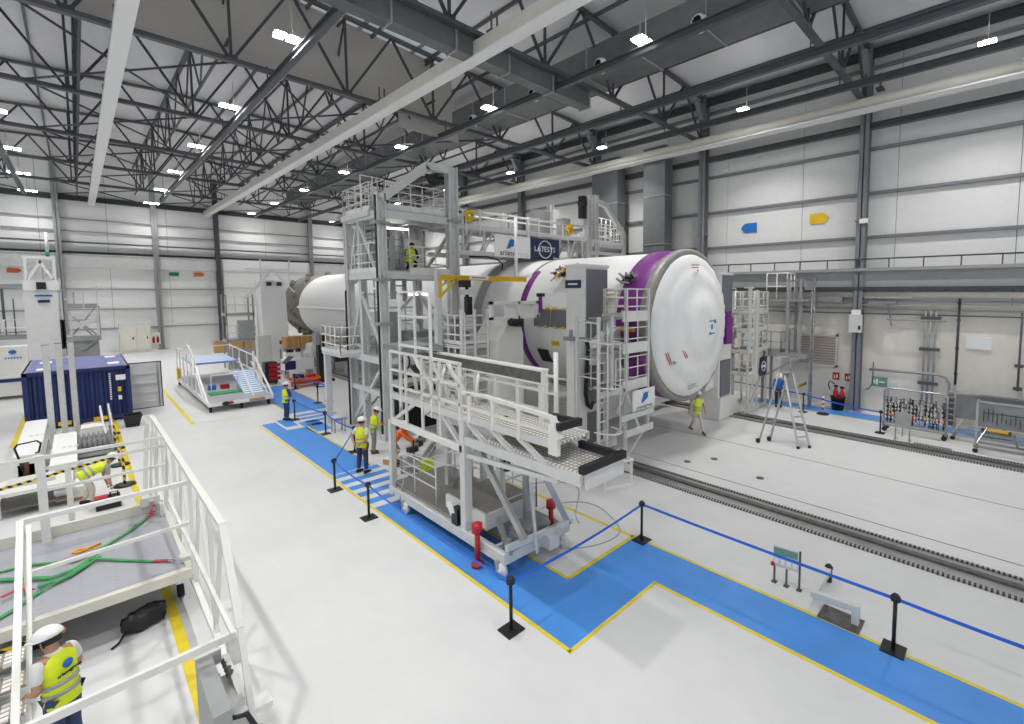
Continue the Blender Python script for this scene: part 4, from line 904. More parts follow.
strip((5.36,25.9),(5.36,5.4)); strip((5.32,5.4),(7.95,5.4)); strip((7.9,5.4),(7.9,-4)); strip((9.12,6.6),(9.12,-4)); strip((6.8,6.9),(9.15,6.9),.1); strip((6.78,6.9),(6.78,13.4)); strip((9.1,6.9),(9.1,14.0),.09)
strip((6.8,16.9),(6.8,24)); strip((6.95,27.2),(6.95,36)); strip((8.85,27.2),(8.85,34))
strip((.92,6),(.92,32),.15); strip((3.35,28.4),(3.35,40),.15); strip((-1.95,29.5),(-1.95,37),.3); strip((3.35,28.5),(5.4,28.2),.05); strip((25.25,-4),(25.25,11),.06)
# thin dark joints across the rocket bay
for x in (13.98, 17.7): strip((x,-4),(x,20),.035,'iron',.003)
slab('floor_marking', [(13.9,8.6),(15.5,8.6),(15.5,11.6),(12.6,11.6)], 'lgrey', .002, 'pale grey patch of floor under the access tower')  # flat patch of pale grey laid on the floor
for x, y in ((14.6,8.6),(15.5,8.0),(14.9,6.0)):
    mb = MB(); mb.cyl((x,y,0),(x,y,.012),.13,12); single('floor_plug', mb, 'iron', {14.6:'small round iron floor plug nearest the access tower',15.5:'small round iron floor plug, middle of three',14.9:'small round iron floor plug farthest from the tower'}[x], 'floor plug', (x,y,0))
# toothed floor rails
def floor_track(x, y1, label):
    t = thing('floor_track', label, 'rail', (x, -4, 0), 'toothed floor rails under the rocket')
    part('toothed_edge', 'rack', t, lambda m: m.box((x-.5,-4,0),(x-.4,y1,.05)))
    part('toothed_edge', 'rack', t, lambda m: m.box((x+.42,-4,0),(x+.5,y1,.05)))
    part('rail_bed', 'alu', t, lambda m: m.box((x-.4,-4,0),(x+.42,y1,.015)))
    part('rail_head', 'iron', t, lambda m: m.box((x-.02,-4,.0),(x+.14,y1,.07)))
    part('side_groove', 'dsteel', t, lambda m: m.box((x+.17,-4,.0),(x+.2,y1,.02)))
floor_track(12.78, 45, 'toothed steel floor rail nearer the barrier posts'); floor_track(21.85, 45, 'toothed steel floor rail nearer the panel wall')

# ------------------------------------------------------------------ barrier posts with blue belts
def post_mesh(x, y, label, belt_to=None, dz=0):
    t = thing('barrier_post', label, 'barrier post', (x,y,0), 'black belt barrier posts')
    return t
bp = thing('barrier_post', 'black belt barrier post on a square base, third along the cart', 'barrier post', (5.0,6.58,0), 'black belt barrier posts')
part('base', 'black', bp, lambda m: (m.cbox((5.0,6.58,.012),(.36,.36,.024)),))
part('pole', 'black', bp, lambda m: m.cyl((5.0,6.58,.02),(5.0,6.58,.96),.032,12))
part('head', 'rubber', bp, lambda m: (m.lathe([(0,0),(.05,0),(.065,.03),(.065,.1),(.05,.13),(0,.135)], (5.0,6.58,.88), 'z', 14), m.cyl((5.0,6.58,.9),(5.0,6.58,.97),.08,8)))
POSTS = {'cart2': (5.0,6.58)}
def bpost(key, x, y, label): POSTS[key] = (x,y); return dup(bp, (x,y,0), label)
PO = {'cart2': bp}
for key, x, y, lab in (('near',9.12,1.25,'black belt barrier post standing alone beside the bent steel pipe'), ('corner',9.1,6.63,'black belt barrier post at the corner of the blue walkway'),
    ('cart1',5.04,12.91,'black belt barrier post second beside the striped crossing'), ('cart0',5.09,15.57,'black belt barrier post first beside the striped crossing'),
    ('t1',6.96,22.13,'black belt barrier post beside the small steel stool'), ('t2',6.76,25.71,'black belt barrier post right of the worker with folded arms'),
    ('t3',8.71,28.73,'black belt barrier post nearer of two before the tower foot'), ('t4',9.29,28.79,'black belt barrier post farther of two before the tower foot'), ('t5',9.0,33.9,'black belt barrier post beyond the worker with folded arms'),
    ('w1',24.77,7.81,'black belt barrier post beside the striped warning cone'), ('w2',23.29,4.07,'black belt barrier post beside the valve rack'), ('mid',6.9,18.8,'black belt barrier post hidden behind the worker with held hands'), ('off',9.15,-1.6,'black belt barrier post past the bent steel pipe')):
    PO[key] = bpost(key, x, y, lab)
def belt(a, b, sag=.08, w=.06, z0=.93, z1=.93):
    pa, pb = POSTS[a], POSTS[b]; mb = MB(); pts = []
    for k in range(9):
        f = k/8; pts.append(V((pa[0]+(pb[0]-pa[0])*f, pa[1]+(pb[1]-pa[1])*f, z0+(z1-z0)*f - sag*4*f*(1-f))))
    for p, q in zip(pts, pts[1:]): mb.bar(p, q, .006, w)
    obj('belt', mb, 'belt', PO[a])
belt('near','corner',.02); belt('off','near',.02); belt('corner','cart2',.08); belt('cart2','cart1',.12); belt('cart1','cart0',.06); belt('t1','mid',.1); belt('cart0','mid',.06); belt('t2','t1',.06); belt('t3','t4',.05); belt('t2','t5',.1); belt('t5','t4',.1)
belt('w1','w2',.06)
mb = MB()
for p, q in (((24.77,7.81,.93),(25.6,12,.93)),): mb.bar(p, q, .006, .06)
obj('belt', mb, 'belt', PO['w1'])
# ------------------------------------------------------------------ people
def skin(name, chains, m, parent, sub=1):
    """one continuous surface grown on connected joints; each chain = (points with radii, edges), first point is its root"""
    vs = []; es = []; rad = []; roots = []
    for pts, ed in chains:
        b = len(vs); roots.append(b)
        for p in pts:
            vs.append(p[:3]); r = p[3]; rad.append((r, p[4]) if len(p) > 4 else (r, r))
        es += [(b+i, b+j) for i, j in ed]
    me = bpy.data.meshes.new(name); me.from_pydata(vs, es, [])
    o = bpy.data.objects.new(name, me); COL.objects.link(o); o.parent = parent
    me.materials.append(M[m])
    sk = o.modifiers.new('Skin', 'SKIN'); sk.use_smooth_shade = True
    for i, r in enumerate(rad): me.skin_vertices[0].data[i].radius = r
    for i in roots: me.skin_vertices[0].data[i].use_root = True
    sb = o.modifiers.new('Sub', 'SUBSURF'); sb.levels = sub; sb.render_levels = sub
    return o
def loft(m, rings, n=16, cap=True):
    """rings = (centre, side vector, front vector)"""
    vs = []; fs = []
    for c, a, b in rings:
        for k in range(n):
            t = 2*PI*k/n; vs.append(V(c) + V(a)*math.cos(t) + V(b)*math.sin(t))
    for i in range(len(rings)-1):
        for k in range(n): fs.append((i*n+k, i*n+(k+1)%n, (i+1)*n+(k+1)%n, (i+1)*n+k))
    if cap: fs += [tuple(range(n-1,-1,-1)), tuple(range((len(rings)-1)*n, len(rings)*n))]
    return m.add(vs, fs, True)

def person(label, loc, rz, bend=0.05, arms=None, legs=None, pelvis=.95, py=0.0, head=(0,0), vest='hivis', shirt='shirt', trousers='jeans', sleeves=False, shoes='brown', hat=True, scale=1.0, logo=False, name='person'):
    t = thing('person', label, 'person', loc)
    def lp(p): return V(p)
    P = V((0, py, pelvis)); D = V((0, math.sin(bend), math.cos(bend))); S = V((1,0,0)); Fv = V((0, math.cos(bend), -math.sin(bend)))
    chest = P + D*.36; neck = P + D*.53
    hb = bend*.55 + head[0]; hd = V((math.sin(head[1])*0, math.sin(hb), math.cos(hb))); hf = V((math.sin(-head[1])*math.cos(hb), math.cos(hb)*math.cos(head[1]), -math.sin(hb)))
    jaw = neck + hd*.1 + hf*.02; cran = neck + hd*.2 + hf*.005; crown = neck + hd*.25
    sh = [P + D*.49 + S*(s*.19) for s in (-1,1)]
    hips = [P + S*(s*.095) - D*.02 for s in (-1,1)]
    if arms is None: arms = [((-.24,py-.02,pelvis+.2),(-.25,py+.06,pelvis-.04)), ((.24,py-.02,pelvis+.2),(.25,py+.06,pelvis-.04))]
    if legs is None: legs = [((-.1,py+.02,.5),(-.11,py-.02,.08)), ((.1,py+.02,.5),(.11,py-.02,.08))]
    pts = [(*P,.12,.1), (*(P+D*.2),.12,.09), (*chest,.14,.1), (*(P+D*.49),.09,.075), (*neck,.055), (*jaw,.07,.078), (*cran,.088,.1), (*crown,.06)]
    ed = [(0,1),(1,2),(2,3),(3,4),(4,5),(5,6),(6,7)]
    for i, s in enumerate((-1,1)):
        b = len(pts); e, h = V(arms[i][0]), V(arms[i][1]); d = (h-e).normalized(); pal = h + d*.07
        pts += [(*sh[i],.06), (*e,.043), (*h,.03), (*pal,.036,.02)]; ed += [(3,b),(b,b+1),(b+1,b+2),(b+2,b+3)]
        b = len(pts); k, f = V(legs[i][0]), V(legs[i][1])
        pts += [(*hips[i],.09), (*k,.06), (*f,.042)]; ed += [(0,b),(b,b+1),(b+1,b+2)]
    chains = [(pts, ed)]
    for i, s in enumerate((-1,1)):   # fingers and thumb, slightly curled
        e, h = V(arms[i][0]), V(arms[i][1]); d = (h-e).normalized(); w = d.cross(V((0,0,1))); w = (w if w.length > .2 else V((1,0,0))).normalized(); u = w.cross(d).normalized(); base = h + d*.085
        for k, L in enumerate((.068,.078,.072,.056)):
            o = base + w*(k-1.5)*.018; chains.append(([(*o,.0095), (*(o+d*L*.55-u*.006),.009), (*(o+d*L*.95-u*.026),.007)], [(0,1),(1,2)]))
        o = h + d*.03 + w*.03*s; chains.append(([(*o,.011), (*(o+d*.03+w*.025*s),.01), (*(o+d*.055+w*.03*s),.008)], [(0,1),(1,2)]))
    nose = cran - hd*.035 + hf*.1; chains.append(([(*(nose-hf*.03+hd*.03),.014), (*nose,.015)], [(0,1)]))
    for s in (-1,1):
        er = cran - hd*.03 + S*(s*.09) - hf*.01; chains.append(([(*(er+hd*.025),.012), (*(er-hd*.02),.01)], [(0,1)]))
    skin('body', chains, 'skin', t, 1)
    mb = MB()
    side = hf.cross(hd).normalized()
    for s in (-1,1): mb.ball(tuple(V(loc) + cran - hd*.01 + hf*.088 + side*s*.034), .011, 6)
    mb.bar(V(loc)+cran-hd*.085+hf*.088-side*.022, V(loc)+cran-hd*.085+hf*.088+side*.022, .008)
    obj('eyes_and_mouth', mb, 'hair', t)
    # clothes
    b = len([0]); L = []
    ch = [[(*P,.145,.12), (*(P-D*.07),.13,.11)], [(0,1)]]
    for i in range(2):
        b = len(ch[0]); k, f = V(legs[i][0]), V(legs[i][1])
        ch[0] += [(*hips[i],.105), (*k,.08), (*(f+(k-f)*.08),.062)]; ch[1] += [(0,b),(b,b+1),(b+1,b+2)]
    skin('trousers', [ch], trousers, t, 1)
    o = V(loc)
    def R(h, a, bb, fo=0): return (o + P + D*h + Fv*fo, S*a, Fv*bb)
    part('shirt', shirt, t, lambda m: loft(m, [R(-.06,.155,.12), R(.1,.15,.115), R(.3,.175,.125), R(.46,.185,.11), R(.53,.1,.075), R(.56,.06,.06)]))
    sc = []
    for i in range(2):
        e, h = V(arms[i][0]), V(arms[i][1])
        pts2 = [(*(sh[i]-S*((-1,1)[i]*.05)),.085), (*sh[i],.078), (*(sh[i].lerp(e,.75)),.062)]; ed2 = [(0,1),(1,2)]
        if sleeves: pts2 += [(*e,.056), (*(e.lerp(h,.92)),.044)]; ed2 += [(2,3),(3,4)]
        sc.append((pts2, ed2))
    for c1 in sc: skin('sleeve', [c1], shirt if not sleeves or sleeves == 1 else sleeves, t, 1)
    if vest:
        v = part('vest', vest, t, lambda m: loft(m, [R(-.1,.175,.14), R(-.095,.178,.142), R(.1,.172,.14), R(.3,.19,.145), R(.44,.205,.135), R(.51,.15,.1), R(.54,.085,.075)]))
        for h, a, bb in ((.06,.177,.145), (.18,.183,.147)):
            part('reflective_band', 'reflect', v, lambda m: loft(m, [R(h-.025,a,bb), R(h-.025,a+.006,bb+.006), R(h+.025,a+.008,bb+.007), R(h+.025,a,bb)], cap=False))
        if logo:
            part('back_logo', 'sblue', v, lambda m: m.lathe([(0,0),(.055,0),(.055,.01)], tuple(o+P+D*.385-Fv*.152-V((0,.005,0))), 'y', 14))
            text('arianegroup', .055, tuple(o+P+D*.29-Fv*.158), (1,0,0), tuple(D), 'navy', v)
    for i in range(2):
        f = V(legs[i][1]); k = V(legs[i][0]); fd = V((0,1,0)) if f.z < .2 and (k.z-f.z) > .1 else V((0,-.5,-.8))
        part('shoe', shoes, t, lambda m: loft(m, [(o+f-fd*.09-V((0,0,.03)), S*.035, V((0,0,.035))), (o+f-fd*.06-V((0,0,.02)), S*.045, V((0,0,.06))), (o+f+fd*.05-V((0,0,.03)), S*.05, V((0,0,.05))), (o+f+fd*.14-V((0,0,.045)), S*.047, V((0,0,.032))), (o+f+fd*.19-V((0,0,.05)), S*.025, V((0,0,.02)))], 10))
    c0 = o + cran
    if hat:
        def helmet(m):
            rings = []
            for k in range(7):
                a = PI/2*k/6; rings.append((c0 + hd*(.03+.125*math.sin(a)), side*(.122*math.cos(a)+.003), hf*(.148*math.cos(a)+.003)))
            loft(m, rings, 16)
            loft(m, [(c0+hd*.02+hf*.03, side*.125, hf*.165), (c0+hd*.035+hf*.03, side*.13, hf*.175), (c0+hd*.045, side*.122, hf*.145)], 16)
        hm = part('helmet', 'helmet', t, helmet)
        part('chin_strap', 'black', hm, lambda m: m.tube([c0+side*.105+hd*.03, c0+side*.1-hd*.06, c0+hf*.07-hd*.13, c0-side*.1-hd*.06, c0-side*.105+hd*.03], .009, 5))
        if logo: part('ear_clip', 'orange', hm, lambda m: m.ball(tuple(c0+side*.115-hf*.06), .04, 8, (1,1,1.2)))
    part('hair', 'hair', t, lambda m: loft(m, [(c0-hf*.02-hd*.06, side*.088, hf*.095), (c0-hf*.012+hd*.02, side*.1, hf*.108), (c0-hf*.005+hd*.07, side*.085, hf*.1), (c0+hd*.105, side*.04, hf*.05)], 12))
    t.rotation_euler = (0,0,rz); t.scale = (scale,)*3
    return t
R_ = math.radians
person('worker in yellow vest and dark jeans seen from behind, hands held together at the back', (6.25,16.4,0), R_(-62), arms=[((-.3,-.1,1.18),(-.1,-.2,1.0)),((.3,-.1,1.18),(.1,-.2,.98))], legs=[((-.12,.03,.5),(-.15,0,.08)),((.12,.02,.5),(.16,-.02,.08))], trousers='jeans', shoes='black', scale=1.07)
person('worker in yellow jacket and grey trousers looking down at the equipment', (7.34,18.1,0), R_(-105), bend=.14, head=(.35,0), arms=[((-.25,.08,1.16),(-.12,.3,1.12)),((.25,.08,1.16),(.12,.3,1.1))], trousers='greyt', sleeves='hivis', shoes='brown')
person('worker in yellow vest and jeans standing with folded arms beside the belt barrier', (6.5,26.0,0), R_(-80), arms=[((-.27,.08,1.16),(.06,.22,1.2)),((.27,.08,1.14),(-.06,.22,1.16))], shirt='jeans', sleeves=1, trousers='jeans', shoes='black', scale=1.03)
person('worker in yellow vest and white trousers walking in front of the rocket cap', (17.9,10.1,0), R_(150), bend=.08, arms=[((-.28,.06,1.2),(-.24,.22,1.0)),((.29,-.1,1.2),(.3,-.12,.95))], legs=[((-.1,.2,.52),(-.12,.34,.1)),((.1,-.08,.5),(.1,-.36,.16))], trousers='beiget', shoes='brown', scale=1.05)
person('worker in orange top and ochre trousers bending behind the cart leg', (7.3,16.1,0), R_(-120), bend=.6, pelvis=.86, py=-.1, arms=[((-.22,.4,1.0),(-.12,.6,.85)),((.22,.4,1.0),(.12,.6,.85))], legs=[((-.12,.1,.45),(-.13,-.1,.08)),((.12,.1,.45),(.13,-.1,.08))], vest=None, shirt='orange', sleeves=1, trousers='wood', shoes='black', hat=True)
person('worker in yellow vest on the middle deck of the gantry tower', (9.9,19.85,7.06), R_(-50), bend=.35, pelvis=.48, py=-.1, head=(.3,0), legs=[((-.15,.25,.42),(-.15,-.1,.08)),((.15,.25,.42),(.15,-.05,.08))], arms=[((-.26,.15,.66),(-.12,.36,.6)),((.26,.15,.66),(.14,.36,.64))], shirt='darkt', sleeves=1, trousers='darkt', hat=False, scale=1.05)
person('worker in yellow vest and beige trousers bending over beside the white railed trolley', (-.05,19.9,0), R_(-80), bend=1.25, pelvis=.9, py=-.1, head=(-.1,0), arms=[((-.2,.35,.72),(-.15,.4,.46)),((.2,.38,.72),(.15,.42,.46))], legs=[((-.12,.05,.48),(-.14,-.1,.08)),((.12,.05,.48),(.14,.0,.08))], trousers='beiget', shirt='mgrey', shoes='black')
person('worker in yellow vest with a blue back logo and white helmet, below the railed trolley', (-.4,9.0,0), R_(42), bend=.12, head=(.15,.35), arms=[((-.27,-.02,1.16),(-.16,.22,1.05)),((.27,.06,1.14),(.16,.3,1.12))], trousers='jeans', shoes='black', logo=True, scale=1.04)
person('worker in blue overalls and white helmet stooping behind the step ladder', (24.55,9.0,0.1), R_(110), bend=.5, head=(.2,0), arms=[((-.24,.3,1.05),(-.15,.5,.95)),((.24,.3,1.05),(.15,.5,.95))], vest=None, shirt='sblue', sleeves=1, trousers='darkt', shoes='black', scale=1.1)
# ------------------------------------------------------------------ white railed trolley close to the camera
TX = 1.25
t = thing('railed_trolley', 'white railed trolley with a grey deck, trussed side and bars, nearest the camera', 'trolley', (.2,13.5,0))
def sq(m, p, q, w=.07): m.bar(p, q, w)
part('side_truss', 'white', t, lambda m: (m.bar((TX,18.1,2.68),(TX,8.5,2.78),.09,.07), m.bar((TX,8.5,2.78),(TX,7.66,1.62),.09,.07), m.bar((TX,7.66,1.62),(TX,7.15,.45),.07), m.bar((TX-.02,18.5,.62),(TX-.02,7.2,.58),.08,.1), m.bar((TX-.06,14.5,1.35),(TX-.04,7.9,1.42),.05),
    [m.bar((TX,y,.6),(TX,y,2.7),.055) for y in (18.0,15.9,13.8,11.6,9.6)], [m.bar((TX,y+1.0,.6),(TX,y,2.72),.05) for y in (16.9,14.8,12.6,10.5,8.6)], [m.bar((TX,y-1.05,.6),(TX,y,2.72),.05) for y in (16.9,14.8,12.6,10.5)]))
part('inner_post', 'white', t, lambda m: [m.bar((TX-.25,y,.6),(TX-.12,y,2.6),.05) for y in (18.2,17.6,16.6,15.4)])
part('front_bars', 'white', t, lambda m: m.bar((-.76,11.25,2.66),(TX,11.45,2.62),.09,.07))
pieces('front_bars', 'white', t, [lambda m: m.bar((-.76,11.6,1.68),(TX,11.8,1.7),.06,.06), lambda m: m.bar((-.76,8.0,1.32),(TX,8.0,1.36),.07,.1)])
part('rear_frame', 'white', t, lambda m: (m.bar((-.7,15.2,.8),(-.7,15.2,2.75),.13,.13), [m.bar((-3.2,15.35,z),(TX,15.2,z),.06,.07) for z in (2.68,)], [m.bar((-.7,15.2,z),(TX,15.3,z),.055,.06) for z in (2.45,1.98)], m.bar((-.35,16.5,.6),(-.35,16.5,2.1),.1)))
part('stair_handrail', 'white', t, lambda m: (m.bar((-.76,11.2,2.68),(-.76,8.2,.8),.07,.06), m.bar((-.68,11.25,2.6),(-.68,8.3,.3),.05), m.bar((-.76,11.25,2.66),(-.76,11.6,.9),.06)))
part('deck', ['deckg','cream'], t, lambda m: (m.prism([(-4.2,11.75,.8),(1.19,11.75,.8),(1.19,15.4,.8),(-4.2,15.4,.8)], (0,0,.05)), setattr(m,'mi',1), m.box((-2.2,11.6,.68),(1.2,11.75,.86)), m.box((-4.2,15.4,.7),(1.16,15.5,1.08)), m.box((1.14,11.7,.66),(1.21,15.5,.87)), m.box((-2.2,13.4,.15),(1.0,13.46,.7)), m.box((.95,13.3,0),(1.05,13.5,.7))))
part('end_lug', 'lgrey', t, lambda m: (m.box((.75,15.3,1.05),(1.1,15.36,1.25)), m.box((1.06,14.9,.86),(1.12,15.1,1.15)), m.cyl((.95,15.28,1.16),(.95,15.25,1.16),.05,8), m.box((1.08,12.0,.86),(1.24,12.2,.95))))
part('stair_treads', ['perf','lgrey'], t, lambda m: ([m.box((-1.9,10.9-.42*k,.62-.17*k),(-.78,11.3-.42*k,.66-.17*k)) for k in range(4)], setattr(m,'mi',1), m.box((-1.9,9.7,.05),(-.76,11.55,.12))))
part('hazard_strip', 'hazard', t, lambda m: m.box((-2.2,11.56,.5),(-.75,11.62,.58)))
part('hinge_bracket', 'white', t, lambda m: (m.box((TX-.05,7.3,.55),(TX+.25,7.55,.62)), m.box((TX-.08,8.0,.9),(TX+.05,8.2,1.3)), m.bar((TX+.1,7.4,.3),(TX+.1,6.8,.0),.08)))
part('caster', 'rubber', t, lambda m: [m.cyl((x-.05,y,.12),(x+.05,y,.12),.12,12) for x in (-.8,1.1) for y in (15,12.4)])
lf = thing('scissor_lift', 'grey metal lift housing tucked beside the white trolley rail', 'lift', (1.05,7.9,0))
part('housing', 'mgrey', lf, lambda m: m.box((.82,6.9,0),(1.0,8.15,1.1)))
part('cover', 'alu', lf, lambda m: (m.box((1.0,7.0,.25),(1.18,7.9,.9)), m.box((1.0,6.98,.2),(1.04,7.92,.95))))
part('edge_trim', 'rubber', lf, lambda m: m.tube([(.98,6.95,.95),(1.15,6.93,.9),(1.22,6.93,.7),(1.22,6.93,.2)], .03, 6))
part('bracket', 'lgrey', lf, lambda m: (m.box((.82,8.14,.95),(1.1,8.2,1.15)), m.cyl((.9,8.12,1.05),(.9,8.22,1.05),.05,8), m.bar((1.14,8.1,1.05),(1.17,7.3,.85),.06)))
part('spring', 'iron', lf, lambda m: [m.ball((1.12,8.05-.1*k,1.0),.05,6) for k in range(4)])
# sling straps on the deck
def flat_strap(m, pts, w=.07):
    for p, q in zip(pts, pts[1:]): m.bar(p, q, w, .012)
sl = thing('lifting_sling', 'green lifting sling with red ends lying across the grey deck', 'sling', (.2,13.6,.86))
part('webbing', 'green', sl, lambda m: (flat_strap(m, [(-1.6,14.2,.87),(-.9,14.1,.88),(-.3,13.6,.89),(.1,13.9,.89),(.55,14.5,.89),(.85,15.0,.9)]), flat_strap(m, [(-.1,13.5,.9),(.3,13.0,.88),(.75,12.45,.87)], .06)))
part('red_end', 'sredd', sl, lambda m: (flat_strap(m, [(.83,14.98,.91),(.97,15.2,.93)], .08), flat_strap(m, [(.74,12.46,.88),(.95,12.25,.88)], .07), flat_strap(m, [(-.5,13.75,.9),(-.28,13.7,.92)], .09)))
part('shackle', 'alu', sl, lambda m: (m.tube([(.97+.05*math.cos(a),15.25,1.0+.06*math.sin(a)) for a in [2*PI*k/10 for k in range(10)]], .015, 5, True), m.tube([(.98+.04*math.cos(a),12.2+.04*math.sin(a),.89) for a in [2*PI*k/10 for k in range(10)]], .014, 5, True)))
part('pink_tie', 'sredd', sl, lambda m: m.tube([(.9,15.0,.95),(.95,15.15,1.1),(1.0,15.2,1.05)], .02, 5))
s2 = thing('lifting_sling', 'green lifting sling bunched by the corner post with orange hooks', 'sling', (-.5,13.0,.86))
part('webbing', 'green', s2, lambda m: (flat_strap(m, [(-1.4,13.9,.88),(-1.0,13.5,.9),(-.6,13.1,.9),(-.3,13.2,.89),(0,13.6,.89)], .09), flat_strap(m, [(-.75,12.9,.9),(-.4,12.9,.9),(-.1,13.3,.9)], .12), flat_strap(m, [(-1.3,11.9,.88),(-.95,12.3,.88),(-.7,12.7,.88)], .08), flat_strap(m, [(-.7,12.65,.9),(-.3,13.0,.91),(.05,13.45,.9)], .05)))
part('hook', 'hookm', s2, lambda m: (m.tube([(-.22+.1*math.cos(a),13.95+.07*math.sin(a),.93) for a in [2*PI*k/12 for k in range(12)]], .026, 6, True), m.bar((-.12,13.95,.93),(.06,14.05,.93),.05), m.tube([(-.95+.07*math.cos(a),13.0+.1*math.sin(a),.93) for a in [2*PI*k/12 for k in range(12)]], .022, 6, True)))
part('red_end', 'sredd', s2, lambda m: (flat_strap(m, [(-.95,12.95,.93),(-.8,12.7,.93)], .09), flat_strap(m, [(-1.15,12.8,.93),(-.95,12.95,.93)], .07)))
# bag
b = thing('bag', 'black waist bag with dangling straps lying on the floor by the yellow line', 'bag', (.62,12.4,0))
mb = MB(); mb.ball((.62,12.38,.17), .34, 18, (1.15,.62,.62))
for i, v in enumerate(mb.v): mb.v[i] = (v[0], v[1] + .25*(v[0]-.62), max(.0, v[2] + .03*math.sin(v[0]*20)))
obj('pouch', mb, 'black', b)
part('flap', 'rubber', b, lambda m: m.ball((.66,12.36,.28), .24, 12, (1.15,.6,.5)))
part('strap', 'black', b, lambda m: (m.tube([(.35,12.3,.15),(.25,12.35,.2),(.28,12.5,.22),(.45,12.55,.2)], .025, 6), m.tube([(.3,12.2,.1),(.2,12.05,.04),(.08,11.95,.03)], .022, 5), m.tube([(.5,12.5,.26),(.8,12.65,.28),(1.0,12.75,.18),(.95,12.6,.08)], .03, 6), m.tube([(.9,12.6,.2),(.98,12.45,.1),(.92,12.35,.03)], .018, 5)))
part('buckle', 'dgrey', b, lambda m: m.cbox((.62,12.3,.3),(.2,.04,.03)))
b.location = (.52,11.75,0); b.scale = (.82,.9,1.0)

# ------------------------------------------------------------------ blue container
x0, x1, y0, y1, zt = -1.78, 1.56, 32.1, 38.2, 2.62
c = thing('shipping_container', 'blue corrugated shipping container with one grey door swung open', 'container', (-.15,35.6,0))
def corr(m, p, q, n, d, nrm):
    p, q = V(p), V(q); nn = V(nrm)*d; pts = []
    for k in range(n):
        for f, o in ((0,0),(.2,1),(.5,1),(.7,0)): pts.append(p.lerp(q, (k+f)/n) + nn*o)
    pts.append(q)
    for a, b in zip(pts, pts[1:]): m.add([a, b, b + V((0,0,zt-.4)), a + V((0,0,zt-.4))], [(0,1,2,3)])
part('front_wall', 'cblue', c, lambda m: (corr(m, (x0+.1,y0+.06,.2), (x1-.1,y0+.06,.2), 11, .06, (0,1,0)), m.box((x0+.05,y0+.14,.15),(x1-.05,y0+.18,zt))))
part('side_wall', 'cblue', c, lambda m: (m.box((x0,y0+.1,.15),(x0+.06,y1,zt)), m.box((x1-.06,y0+.1,.15),(x1,y1,zt)), m.box((x0,y1-.06,.15),(x1,y1,zt))))
part('roof', 'croof_lit', c, lambda m: (m.box((x0,y0,zt-.05),(x1,y1,zt)), [m.box((x0+.12,y0+.2+.36*k,zt),(x1-.12,y0+.38+.36*k,zt+.03)) for k in range(16)]))
part('corner_post', 'cblue', c, lambda m: [m.box((x,y,0),(x+.16,y+.16,zt)) for x in (x0-.01,x1-.15) for y in (y0-.02,y1-.14)])
part('frame_rail', 'cblue', c, lambda m: (m.box((x0,y0-.02,.1),(x1,y0+.1,.28)), m.box((x0,y0-.02,zt-.14),(x1,y0+.1,zt+.01)), m.box((x1-.1,y0,.1),(x1+.01,y1,.28))))
part('roof_sheet', 'swhite', c, lambda m: [m.box((x,y,zt+.03),(x+.4,y+.8,zt+.05)) for x, y in ((x0+.4,y0+.5),(x0+.4,y0+3.6),(x1-.7,y0+1.0),(x1-.7,y0+4.4))])
dr = part('door', ['cblue','lgrey'], c, lambda m: (m.box((x1+.02,y0+1.35,.15),(x1+1.25,y0+1.45,zt-.05)), setattr(m,'mi',1), m.box((x1+.06,y0+1.32,.2),(x1+1.2,y0+1.36,zt-.1)), [m.box((x1+.08,y0+1.27,z),(x1+1.15,y0+1.33,z+.1)) for z in (.45,.95,1.45,1.95)]))
part('locking_bar', 'galv', dr, lambda m: m.cyl((x1+1.1,y0+1.24,.2),(x1+1.1,y0+1.24,zt-.1),.03,8))
part('marking', ['swhite','jyellow'], c, lambda m: ([m.box((x1-.72,y0+.0,2.25-.11*k),(x1-.66,y0+.045,2.31-.11*k)) for k in range(12)], m.box((x1-.5,y0+.0,1.95),(x1-.16,y0+.05,2.2)), m.box((x1-.45,y0+.0,1.0),(x1-.33,y0+.05,1.2)), setattr(m,'mi',1), m.box((x1-.45,y0+.0,1.4),(x1-.33,y0+.05,1.62))))
part('forklift_pocket', 'jyellow', c, lambda m: (m.box((-.85,y0-.04,.12),(-.45,y0-.01,.3)), m.box((.25,y0-.04,.12),(.7,y0-.01,.3))))
bn = thing('bin', 'black open plastic tub beside the blue container', 'tub', (1.45,30.3,0))
part('tub_body', 'black', bn, lambda m: m.add([(1.2,30.0,0),(1.65,30.0,0),(1.65,30.6,0),(1.2,30.6,0),(1.14,29.92,.5),(1.75,29.92,.5),(1.75,30.68,.5),(1.14,30.68,.5)], [(0,3,2,1),(0,1,5,4),(1,2,6,5),(2,3,7,6),(3,0,4,7)]))
part('tub_rim', 'rubber', bn, lambda m: m.tube([(1.14,29.92,.5),(1.75,29.92,.5),(1.75,30.68,.5),(1.14,30.68,.5)], .03, 6, True))
# three posts
for k, (x, y, w) in enumerate(((-.92,28.3,'first, nearest the pallet jack'),(-.6,29.0,'middle of the three'),(-.27,29.5,'last, nearest the grey bottles'))):
    q = thing('floor_post', 'tall light grey square post in front of the blue container, %s' % w, 'post', (x,y,0), 'grey posts in front of the container')
    part('shaft', 'lgrey', q, lambda m: m.box((x-.09,y-.09,0),(x+.09,y+.09,4.1)))
    part('cap', 'mgrey', q, lambda m: m.box((x-.1,y-.1,4.1),(x+.1,y+.1,4.15)))
    part('bolt_strip', 'mgrey', q, lambda m: [m.cyl((x+.07,y-.1,.6+.5*i),(x+.07,y-.09,.6+.5*i),.02,6) for i in range(7)])
